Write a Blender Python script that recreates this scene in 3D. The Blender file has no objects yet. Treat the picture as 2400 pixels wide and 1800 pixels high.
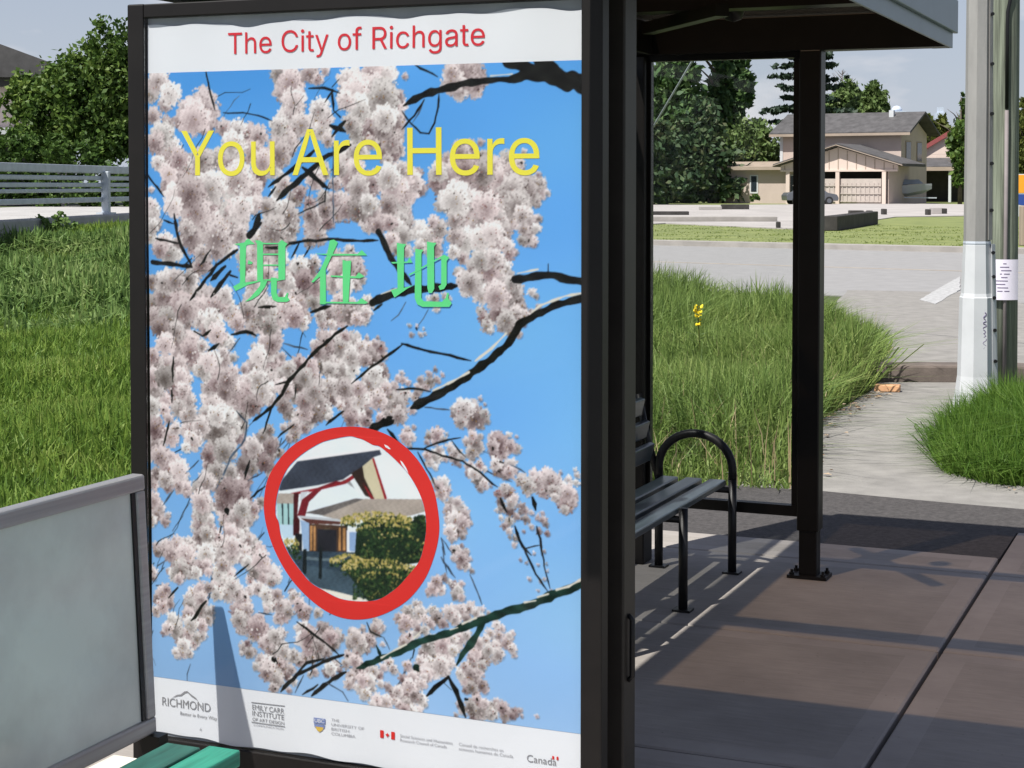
import bpy, bmesh, math, random
import numpy as np
from mathutils import Vector, Matrix
from mathutils.geometry import tessellate_polygon
from math import radians, sin, cos, pi

scene = bpy.context.scene
COL = scene.collection

# ---------------------------------------------------------------- camera
EYE = 1.65; FPX = 4000.0; PITCH = radians(2.0); HOR = 433.0
PYC = HOR + FPX * math.tan(PITCH)
cam_data = bpy.data.cameras.new('camera'); cam = bpy.data.objects.new('camera', cam_data); COL.objects.link(cam)
cam_data.sensor_width = 36.0; cam_data.lens = FPX / 2400 * 36.0
cam_data.shift_y = -(900 - PYC) / 2400.0
cam_data.clip_start = 0.05; cam_data.clip_end = 9000
cam.location = (0, 0, EYE); cam.rotation_euler = (radians(90) - PITCH, 0, 0)
scene.camera = cam

# ---------------------------------------------------------------- sun, sky, exposure
PHI = math.atan(1700 / 4000.0)
U = Vector((cos(PHI), -sin(PHI), 0)); V = Vector((sin(PHI), cos(PHI), 0))      # shelter axes: across, along
SU, SV = 0.245, 0.575                                     # ground shift of a shadow per metre of height
SUNDIR = (U * SU + V * SV - Vector((0, 0, 1))).normalized()
sun_d = bpy.data.lights.new('sun', 'SUN'); sun = bpy.data.objects.new('sun', sun_d); COL.objects.link(sun)
sun_d.energy = 4.6; sun_d.angle = radians(0.53); sun_d.color = (1.0, 0.965, 0.90)
sun.location = (0, 0, 60); sun.rotation_euler = SUNDIR.to_track_quat('-Z', 'Y').to_euler()

world = bpy.data.worlds.new('World'); scene.world = world; world.use_nodes = True
wt = world.node_tree; wt.nodes.clear()
wo = wt.nodes.new('ShaderNodeOutputWorld'); bg = wt.nodes.new('ShaderNodeBackground')
sky = wt.nodes.new('ShaderNodeTexSky'); sky.sky_type = 'NISHITA'; sky.sun_disc = False
sky.sun_elevation = math.asin(-SUNDIR.z); sky.sun_rotation = math.atan2(-SUNDIR.x, -SUNDIR.y)
sky.air_density = 1.0; sky.dust_density = 1.0; sky.ozone_density = 2.5
tc = wt.nodes.new('ShaderNodeTexCoord'); mp = wt.nodes.new('ShaderNodeMapping'); mp.inputs['Scale'].default_value = (5.0, 5.0, 17.0)
nz = wt.nodes.new('ShaderNodeTexNoise'); nz.inputs['Scale'].default_value = 1.0; nz.inputs['Detail'].default_value = 5.0; nz.inputs['Roughness'].default_value = .55
rmp = wt.nodes.new('ShaderNodeValToRGB'); rmp.color_ramp.elements[0].position = .50; rmp.color_ramp.elements[1].position = .64
rmp.color_ramp.elements[0].color = (0, 0, 0, 1); rmp.color_ramp.elements[1].color = (.75, .75, .75, 1)
mxc = wt.nodes.new('ShaderNodeMixRGB'); mxc.inputs[2].default_value = (11.0, 10.6, 10.8, 1)
wt.links.new(tc.outputs['Generated'], mp.inputs['Vector']); wt.links.new(mp.outputs[0], nz.inputs['Vector'])
wt.links.new(nz.outputs['Fac'], rmp.inputs[0]); wt.links.new(rmp.outputs[0], mxc.inputs[0])
tint = wt.nodes.new('ShaderNodeMixRGB'); tint.blend_type = 'MULTIPLY'; tint.inputs[0].default_value = 1; tint.inputs[2].default_value = (.97, .98, 1.10, 1)
wt.links.new(sky.outputs[0], tint.inputs[1])
sx = wt.nodes.new('ShaderNodeSeparateXYZ'); hzr = wt.nodes.new('ShaderNodeValToRGB'); hzm = wt.nodes.new('ShaderNodeMixRGB'); hzm.inputs[2].default_value = (6.9, 7.55, 8.8, 1)
hzr.color_ramp.elements[0].position = 0.0; hzr.color_ramp.elements[0].color = (.88, .88, .88, 1); hzr.color_ramp.elements[1].position = .42; hzr.color_ramp.elements[1].color = (0, 0, 0, 1)
wt.links.new(tc.outputs['Generated'], sx.inputs[0]); wt.links.new(sx.outputs['Z'], hzr.inputs[0]); wt.links.new(hzr.outputs[0], hzm.inputs[0]); wt.links.new(tint.outputs[0], hzm.inputs[1]); wt.links.new(hzm.outputs[0], mxc.inputs[1])
wt.links.new(mxc.outputs[0], bg.inputs['Color'])
bg.inputs['Strength'].default_value = 0.05
wt.links.new(bg.outputs[0], wo.inputs['Surface'])

scene.view_settings.view_transform = 'Standard'; scene.view_settings.look = 'None'
scene.view_settings.exposure = 0.68; scene.view_settings.gamma = 1.0
scene.render.engine = 'CYCLES'
scene.cycles.transparent_max_bounces = 16; scene.cycles.max_bounces = 8
try: scene.cycles.use_denoising = True
except Exception: pass

# ---------------------------------------------------------------- helpers
def lin(c):
    c = np.asarray(c, float) / 255.0
    return np.where(c <= .04045, c / 12.92, ((c + .055) / 1.055) ** 2.4)

def ray(x, y):
    f = Vector((0, cos(PITCH), -sin(PITCH))); up = Vector((0, sin(PITCH), cos(PITCH)))
    return f + Vector((1, 0, 0)) * ((x - 1200) / FPX) + up * ((PYC - y) / FPX)
def gp(x, y, z=0.0):
    """ground point (height z) that the photograph shows at x, y"""
    d = ray(x, y); return Vector((0, 0, EYE)) + d * ((z - EYE) / d.z)
def at(x, y, Y):
    """point at distance Y that the photograph shows at x, y"""
    d = ray(x, y); return Vector((0, 0, EYE)) + d * (Y / d.y)
O = gp(1897, 1352); O.z = 0
def wl(u, v, z=0.0): return Vector((O.x, O.y, z)) + U * u + V * v

def tag(o, label, cat, group=None, kind=None):
    o['label'] = label; o['category'] = cat
    if group: o['group'] = group
    if kind: o['kind'] = kind
    return o
def thing(name, label, cat, loc=(0, 0, 0), rz=0.0, group=None):
    e = bpy.data.objects.new(name, None); COL.objects.link(e)
    e.location = loc; e.rotation_euler = (0, 0, rz); e.empty_display_size = .2
    return tag(e, label, cat, group)

class MB:
    def __init__(s): s.v = []; s.f = []; s.m = []; s.mi = 0
    def add(s, vs, fs):
        n = len(s.v); s.v += [tuple(q) for q in vs]
        for f in fs: s.f.append(tuple(n + i for i in f)); s.m.append(s.mi)
        return s
    def box(s, x0, x1, y0, y1, z0, z1):
        vs = [(x, y, z) for z in (z0, z1) for y in (y0, y1) for x in (x0, x1)]
        return s.add(vs, [(0, 2, 3, 1), (4, 5, 7, 6), (0, 1, 5, 4), (2, 6, 7, 3), (0, 4, 6, 2), (1, 3, 7, 5)])
    def bar(s, p, q, w, h, up=(0, 0, 1)):
        p = Vector(p); q = Vector(q); d = (q - p).normalized(); sd = d.cross(Vector(up)).normalized(); u2 = sd.cross(d)
        vs = [b + sd * i * w / 2 + u2 * j * h / 2 for b in (p, q) for j in (-1, 1) for i in (-1, 1)]
        return s.add(vs, [(0, 1, 3, 2), (4, 6, 7, 5), (0, 4, 5, 1), (2, 3, 7, 6), (0, 2, 6, 4), (1, 5, 7, 3)])
    def tube(s, pts, r, n=12, cap=True):
        pts = [Vector(p) for p in pts]; rs = r if isinstance(r, (list, tuple)) else [r] * len(pts)
        t0 = (pts[1] - pts[0]).normalized(); a = t0.orthogonal().normalized(); rings = []; vs = []
        for i, p in enumerate(pts):
            t = (pts[min(i + 1, len(pts) - 1)] - pts[max(i - 1, 0)]).normalized()
            a = (a - t * a.dot(t)).normalized(); b = t.cross(a)
            vs += [p + (a * cos(2 * pi * k / n) + b * sin(2 * pi * k / n)) * rs[i] for k in range(n)]
        fs = []
        for i in range(len(pts) - 1):
            for k in range(n):
                k2 = (k + 1) % n; fs.append((i * n + k, i * n + k2, (i + 1) * n + k2, (i + 1) * n + k))
        if cap: fs.append(tuple(range(n - 1, -1, -1))); fs.append(tuple((len(pts) - 1) * n + k for k in range(n)))
        return s.add(vs, fs)
    def prism(s, poly, z0, z1):
        n = len(poly); vs = [(x, y, z0) for x, y in poly] + [(x, y, z1) for x, y in poly]
        fs = [tuple(range(n - 1, -1, -1)), tuple(range(n, 2 * n))] + [(i, (i + 1) % n, n + (i + 1) % n, n + i) for i in range(n)]
        return s.add(vs, fs)
    def extrude(s, poly3, d):
        d = Vector(d); n = len(poly3); a = [Vector(p) for p in poly3]; vs = a + [p + d for p in a]
        fs = [tuple(range(n - 1, -1, -1)), tuple(range(n, 2 * n))] + [(i, (i + 1) % n, n + (i + 1) % n, n + i) for i in range(n)]
        return s.add(vs, fs)
    def lathe(s, prof, c=(0, 0), n=16, rot=0.0):
        vs = []; fs = []
        for r, z in prof: vs += [(c[0] + r * cos(2 * pi * k / n + rot), c[1] + r * sin(2 * pi * k / n + rot), z) for k in range(n)]
        for i in range(len(prof) - 1):
            for k in range(n):
                k2 = (k + 1) % n; fs.append((i * n + k, i * n + k2, (i + 1) * n + k2, (i + 1) * n + k))
        fs.append(tuple(range(n - 1, -1, -1))); fs.append(tuple((len(prof) - 1) * n + k for k in range(n)))
        return s.add(vs, fs)
    def build(s, name, mats, parent=None, bevel=0.0, smooth=False, recalc=True):
        me = bpy.data.meshes.new(name); me.from_pydata(s.v, [], s.f)
        mats = mats if isinstance(mats, (list, tuple)) else [mats]
        for m in mats: me.materials.append(m)
        me.polygons.foreach_set('material_index', s.m)
        if recalc:
            bm = bmesh.new(); bm.from_mesh(me); bmesh.ops.recalc_face_normals(bm, faces=bm.faces); bm.to_mesh(me); bm.free()
        if smooth: me.polygons.foreach_set('use_smooth', [True] * len(me.polygons))
        o = bpy.data.objects.new(name, me); COL.objects.link(o)
        if parent is not None: o.parent = parent
        if bevel:
            b = o.modifiers.new('edge', 'BEVEL'); b.width = bevel; b.segments = 2; b.limit_method = 'ANGLE'; b.angle_limit = radians(40)
        return o

def raw_mesh(name, verts, quads, tris, mats, parent=None, mi=None):
    me = bpy.data.meshes.new(name); nv = len(verts); nq = len(quads); nt = len(tris)
    me.vertices.add(nv); me.vertices.foreach_set('co', np.asarray(verts, np.float32).ravel())
    me.loops.add(nq * 4 + nt * 3); idx = np.concatenate([np.asarray(quads, np.int32).ravel(), np.asarray(tris, np.int32).ravel()]).astype(np.int32)
    me.loops.foreach_set('vertex_index', idx); me.polygons.add(nq + nt)
    st = np.concatenate([np.arange(nq) * 4, nq * 4 + np.arange(nt) * 3]).astype(np.int32)
    me.polygons.foreach_set('loop_start', st)
    if mi is not None: me.polygons.foreach_set('material_index', np.asarray(mi, np.int32))
    me.update(calc_edges=True); me.validate()
    for m in (mats if isinstance(mats, (list, tuple)) else [mats]): me.materials.append(m)
    o = bpy.data.objects.new(name, me); COL.objects.link(o)
    if parent is not None: o.parent = parent
    return o

# ---------------------------------------------------------------- materials
def new_mat(name):
    m = bpy.data.materials.new(name); m.use_nodes = True; nt = m.node_tree
    return m, nt, nt.nodes['Principled BSDF']
def M(name, col, rough=.6, metal=0.0, var=.12, scale=6.0, bump=0.0, bscale=60.0, spec=.5, col2=None, detail=5.0, stretch=None):
    """matte or glossy surface; colour drifts by noise between col*(1-var) and col*(1+var), or towards col2"""
    m, nt, p = new_mat(name)
    p.inputs['Roughness'].default_value = rough; p.inputs['Metallic'].default_value = metal; p.inputs['Specular IOR Level'].default_value = spec
    t = nt.nodes.new('ShaderNodeTexCoord'); mpn = nt.nodes.new('ShaderNodeMapping')
    if stretch: mpn.inputs['Scale'].default_value = stretch
    n = nt.nodes.new('ShaderNodeTexNoise'); n.inputs['Scale'].default_value = scale; n.inputs['Detail'].default_value = detail; n.inputs['Roughness'].default_value = .6
    r = nt.nodes.new('ShaderNodeValToRGB'); r.color_ramp.elements[0].position = .32; r.color_ramp.elements[1].position = .68
    c = np.array(col); a = c * (1 - var); b = np.array(col2) if col2 is not None else np.minimum(c * (1 + var), .95)
    r.color_ramp.elements[0].color = (*a, 1); r.color_ramp.elements[1].color = (*b, 1)
    nt.links.new(t.outputs['Object'], mpn.inputs[0]); nt.links.new(mpn.outputs[0], n.inputs['Vector']); nt.links.new(n.outputs['Fac'], r.inputs[0]); nt.links.new(r.outputs[0], p.inputs['Base Color'])
    if bump:
        n2 = nt.nodes.new('ShaderNodeTexNoise'); n2.inputs['Scale'].default_value = bscale; n2.inputs['Detail'].default_value = 4
        bp = nt.nodes.new('ShaderNodeBump'); bp.inputs['Strength'].default_value = bump; bp.inputs['Distance'].default_value = .01
        nt.links.new(mpn.outputs[0], n2.inputs['Vector']); nt.links.new(n2.outputs['Fac'], bp.inputs['Height']); nt.links.new(bp.outputs[0], p.inputs['Normal'])
    return m
def pane_mat(name, tint, gloss=.06, rough=.03):
    m = bpy.data.materials.new(name); m.use_nodes = True; nt = m.node_tree; nt.nodes.clear()
    o = nt.nodes.new('ShaderNodeOutputMaterial'); t = nt.nodes.new('ShaderNodeBsdfTransparent'); g = nt.nodes.new('ShaderNodeBsdfGlossy')
    g.inputs['Roughness'].default_value = rough; t.inputs['Color'].default_value = (*tint, 1)
    lw = nt.nodes.new('ShaderNodeFresnel'); lw.inputs['IOR'].default_value = 1.45
    mul = nt.nodes.new('ShaderNodeMath'); mul.operation = 'MULTIPLY'; mul.inputs[1].default_value = gloss / .06
    mx = nt.nodes.new('ShaderNodeMixShader')
    nt.links.new(lw.outputs[0], mul.inputs[0]); nt.links.new(mul.outputs[0], mx.inputs[0]); nt.links.new(t.outputs[0], mx.inputs[1]); nt.links.new(g.outputs[0], mx.inputs[2]); nt.links.new(mx.outputs[0], o.inputs[0])
    return m
def leaf_mat(name, cols, trans=.3, rough=.55):
    """foliage: each leaf takes its own shade from the ramp"""
    m = bpy.data.materials.new(name); m.use_nodes = True; nt = m.node_tree; nt.nodes.clear()
    o = nt.nodes.new('ShaderNodeOutputMaterial'); geo = nt.nodes.new('ShaderNodeNewGeometry'); r = nt.nodes.new('ShaderNodeValToRGB')
    el = r.color_ramp.elements
    while len(el) < len(cols): el.new(.5)
    for i, c in enumerate(cols): el[i].position = i / (len(cols) - 1); el[i].color = (*c, 1)
    t = nt.nodes.new('ShaderNodeTexCoord'); n = nt.nodes.new('ShaderNodeTexNoise'); n.inputs['Scale'].default_value = .9; n.inputs['Detail'].default_value = 3
    ad = nt.nodes.new('ShaderNodeMath'); ad.operation = 'MULTIPLY_ADD'; ad.inputs[1].default_value = .62; ad2 = nt.nodes.new('ShaderNodeMath'); ad2.operation = 'MULTIPLY_ADD'; ad2.inputs[1].default_value = 1.25; ad2.inputs[2].default_value = -.44
    nt.links.new(t.outputs['Object'], n.inputs['Vector']); nt.links.new(n.outputs['Fac'], ad2.inputs[0]); nt.links.new(geo.outputs['Random Per Island'], ad.inputs[0]); nt.links.new(ad2.outputs[0], ad.inputs[2]); nt.links.new(ad.outputs[0], r.inputs[0])
    d = nt.nodes.new('ShaderNodeBsdfPrincipled'); d.inputs['Roughness'].default_value = rough; d.inputs['Specular IOR Level'].default_value = .25
    tr = nt.nodes.new('ShaderNodeBsdfTranslucent'); mx = nt.nodes.new('ShaderNodeMixShader'); mx.inputs[0].default_value = trans
    nt.links.new(r.outputs[0], d.inputs['Base Color']); nt.links.new(r.outputs[0], tr.inputs['Color']); nt.links.new(d.outputs[0], mx.inputs[1]); nt.links.new(tr.outputs[0], mx.inputs[2]); nt.links.new(mx.outputs[0], o.inputs[0])
    return m

MT = {}
MT['bronze'] = M('dark_bronze_paint', (.0055, .0045, .004), .42, 0, .2, 12, spec=.25)
MT['bronze_post'] = M('weathered_bronze_paint', (.0065, .0052, .0048), .5, 0, .2, 9, spec=.3)
MT['bronze_rear'] = M('dusty_bronze_paint', (.026, .023, .020), .5, 0, .2, 9, spec=.3)
MT['black'] = M('black_gloss_paint', (.010, .010, .011), .42, 0, .15, 10, spec=.3)
MT['fascia'] = M('slate_grey_fascia', (.14, .19, .235), .42, 0, .08, 4)
MT['shade_strip'] = M('added_strip_brown', (.10, .095, .085), .7, 0, .15, 5)  # colours only the added strip that shades the pad
MT['alu'] = M('dull_aluminium', (.33, .33, .335), .45, .55, .12, 14, stretch=(1, .08, 6))
MT['steel'] = M('galvanised_steel', (.46, .50, .55), .5, .25, .12, 5)
MT['backing'] = M('grey_backing', (.42, .45, .48), .6, 0, .1, 8)
MT['concrete'] = None
MT['panel_grey'] = M('scuffed_grey_board', (.50, .535, .52), .26, 0, .20, 2.2, bump=.03, bscale=14, col2=(.60, .68, .64), detail=9.0)
MT['green_slat'] = M('green_bench_paint', (.012, .20, .13), .42, 0, .25, 9, stretch=(9, .5, 9), bump=.12, bscale=10, col2=(.03, .27, .185))
MT['green_dark'] = M('worn_dark_green_paint', (.016, .085, .066), .5, 0, .35, 12, stretch=(6, .5, 6))
MT['pale_slat'] = M('pale_wood', (.62, .58, .50), .7, 0, .15, 10, stretch=(6, .5, 6))  # rear seat slat, paler than the green ones
MT['slat_dark'] = M('charcoal_slat_paint', (.042, .056, .066), .30, 0, .3, 8, stretch=(4, .5, 4))
MT['road'] = M('worn_road_asphalt', (.25, .246, .244), .9, 0, .08, 3, bump=.15, bscale=180)
MT['asphalt'] = M('dark_path_asphalt', (.056, .051, .050), .95, 0, .35, 40, bump=.5, bscale=120)
MT['path'] = M('pale_worn_path', (.225, .215, .20), .95, 0, .16, 5, bump=.25, bscale=110)
MT['kerb'] = M('grey_kerb_concrete', (.30, .28, .26), .9, 0, .15, 2)
MT['lotslab'] = M('pale_lot_concrete', (.36, .335, .32), .9, 0, .16, .35)
MT['lawn'] = M('mown_lawn', (.15, .19, .055), .95, 0, .22, .8, bump=.4, bscale=9, col2=(.21, .235, .075))
MT['soil'] = M('grassy_soil', (.055, .075, .022), 1, 0, .3, 2.2, bump=.5, bscale=20)
MT['deck'] = M('bridge_deck_concrete', (.36, .35, .34), .9, 0, .15, 2)
MT['white'] = M('white_paint', (.52, .535, .55), .55, 0, .06, 4)
MT['roadpaint'] = M('worn_white_road_paint', (.36, .36, .36), .9, 0, .3, 14)
MT['roadyellow'] = M('faded_yellow_line', (.30, .265, .225), .9, 0, .2, 3)
MT['pole'] = M('aged_pole_concrete', (.265, .26, .25), .85, 0, .12, 8, bump=.12, bscale=90, stretch=(1, 1, .25))
MT['polewood'] = M('weathered_pole_timber', (.165, .185, .14), .9, 0, .5, 10, bump=.4, bscale=22, stretch=(5, 5, .16))
MT['timber'] = M('dark_timber', (.035, .032, .030), .9, 0, .4, 2, bump=.4, bscale=20)
MT['brick'] = M('brown_kerb_block', (.13, .105, .09), .9, 0, .25, 6, bump=.3, bscale=40)
MT['litterbrick'] = M('pale_orange_brick', (.58, .33, .18), .9, 0, .12, 20)
MT['cream'] = M('cream_siding', (.47, .385, .34), .85, 0, .05, .8)
MT['creamlight'] = M('bright_cream_boarding', (.60, .49, .43), .85, 0, .05, .8)
MT['trim'] = M('tan_trim', (.33, .265, .21), .8, 0, .08, 1)
MT['shingle'] = M('charcoal_shingles', (.075, .072, .074), .95, 0, .3, 1.6, bump=.4, bscale=6)
MT['glassdark'] = M('dark_window', (.02, .028, .035), .12, 0, .1, 2)
MT['redtrim'] = M('red_roof_trim', (.22, .05, .05), .7, 0, .1, 2)
MT['shadewood'] = M('dark_boards_and_shade', (.055, .05, .048), .9, 0, .2, 2)  # dark boards; also the sheet that stands for porch shade
MT['lattice'] = M('pale_lattice', (.44, .385, .35), .85, 0, .08, 3)
MT['orange'] = M('orange_sign', (.80, .33, .02), .5, 0, .03, 3)
MT['blue'] = M('blue_sign', (.02, .06, .28), .5, 0, .05, 3)
MT['tower'] = M('haze_tinted_cladding', (.50, .56, .66), .6, 0, .06, .02)  # distance haze put into the base colour, pale and bluish
MT['towerdark'] = M('haze_tinted_glass', (.34, .42, .54), .4, 0, .1, .05)  # window bands, also tinted pale blue for distance haze
MT['boat'] = M('shaded_white_hull', (.33, .35, .38), .4, 0, .05, 1)  # white hull greyed in its colour for the shade it stands in
MT['canvas'] = M('blue_grey_canvas', (.22, .26, .32), .8, 0, .12, 2)
MT['silver'] = M('silver_car_paint', (.16, .17, .19), .3, .5, .03, 2)
MT['tyre'] = M('black_rubber', (.015, .015, .016), .8, 0, .1, 5)
MT['stucco'] = M('pinkish_stucco', (.60, .50, .46), .9, 0, .06, 1.5)
MT['bark'] = M('rough_bark', (.085, .068, .055), .95, 0, .3, 3)
MT['paper'] = M('lilac_white_paper', (.74, .70, .80), .8, 0, .05, 6)
MT['ink'] = M('faded_ink', (.16, .13, .22), .8, 0, .1, 6)
MT['letter_red'] = M('red_print', (.70, .035, .05), .55, 0, .02, 3, spec=.15)
MT['letter_yellow'] = M('yellow_print', (.88, .80, .075), .55, 0, .02, 3, spec=.15)
MT['letter_green'] = M('green_print', (.135, .74, .26), .55, 0, .02, 3, spec=.15)
MT['ring_red'] = M('red_ring_print', (.70, .036, .03), .55, 0, .02, 3, spec=.15)
MT['logo_grey'] = M('grey_logo_print', (.27, .27, .28), .6, 0, .05, 30)
MT['logo_pale'] = M('pale_grey_print', (.42, .42, .44), .6, 0, .05, 30)
MT['logo_blue'] = M('blue_crest_print', (.20, .26, .50), .6, 0, .05, 30)
MT['logo_gold'] = M('gold_crest_print', (.72, .48, .08), .6, 0, .05, 30)
MT['poster_white'] = M('poster_paper', (.83, .85, .88), .5, 0, .012, 1.5)
MT['glass'] = pane_mat('clear_pane', (.985, .99, .988), .025, .02)
MT['back_glass'] = pane_mat('dusty_back_pane', (.945, .96, .955), .04, .05)
MT['case_glass'] = pane_mat('poster_cover_pane', (.928, .932, .936), .012, .03)
MT['bronze_pane'] = pane_mat('bronze_roof_pane', (.385, .325, .265), .04, .12)
MT['clear_roof'] = pane_mat('milky_roof_pane', (.55, .58, .58), .04, .1)
MT['grass'] = leaf_mat('grass_blades', [(0.061, 0.113, 0.018), (0.117, 0.210, 0.032), (0.190, 0.283, 0.048), (0.280, 0.340, 0.091)], .35)
MT['rank'] = leaf_mat('rank_weeds', [(0.064, 0.125, 0.035), (0.128, 0.216, 0.057), (0.192, 0.284, 0.085), (0.296, 0.363, 0.136)], .3)
MT['tuft'] = leaf_mat('tuft_blades', [(0.034, 0.090, 0.011), (0.074, 0.157, 0.020), (0.126, 0.224, 0.034), (0.194, 0.291, 0.062)], .35)
MT['long'] = leaf_mat('long_blades', [(0.072, 0.125, 0.027), (0.139, 0.215, 0.050), (0.217, 0.299, 0.079), (0.316, 0.361, 0.125)], .35)
MT['straw'] = leaf_mat('dry_straw', [(.36, .27, .15), (.46, .37, .22), (.30, .20, .12)], .2)
MT['bush'] = leaf_mat('shrub_leaves', [(0.025, 0.053, 0.012), (0.054, 0.106, 0.019), (0.098, 0.162, 0.031), (0.179, 0.248, 0.055)], .25)
MT['poplar'] = leaf_mat('poplar_leaves', [(0.026, 0.060, 0.023), (0.053, 0.108, 0.037), (0.091, 0.158, 0.049), (0.140, 0.207, 0.075)], .2)
MT['cedar'] = leaf_mat('cedar_sprays', [(0.016, 0.036, 0.016), (0.033, 0.067, 0.029), (0.063, 0.102, 0.040), (0.125, 0.125, 0.067)], .15)
MT['pale_tree'] = leaf_mat('pale_leaves', [(0.050, 0.088, 0.025), (0.094, 0.150, 0.044), (0.138, 0.200, 0.062), (0.163, 0.200, 0.088)], .25)
MT['spruce'] = leaf_mat('spruce_needles', [(0.015, 0.033, 0.021), (0.033, 0.057, 0.036), (0.060, 0.083, 0.053)], .1)
MT['hedge'] = leaf_mat('hedge_leaves', [(0.054, 0.072, 0.014), (0.096, 0.120, 0.024), (0.144, 0.156, 0.036)], .2)
MT['ivy'] = leaf_mat('ivy_leaves', [(0.033, 0.073, 0.014), (0.066, 0.125, 0.023), (0.120, 0.187, 0.046)], .25)

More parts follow.
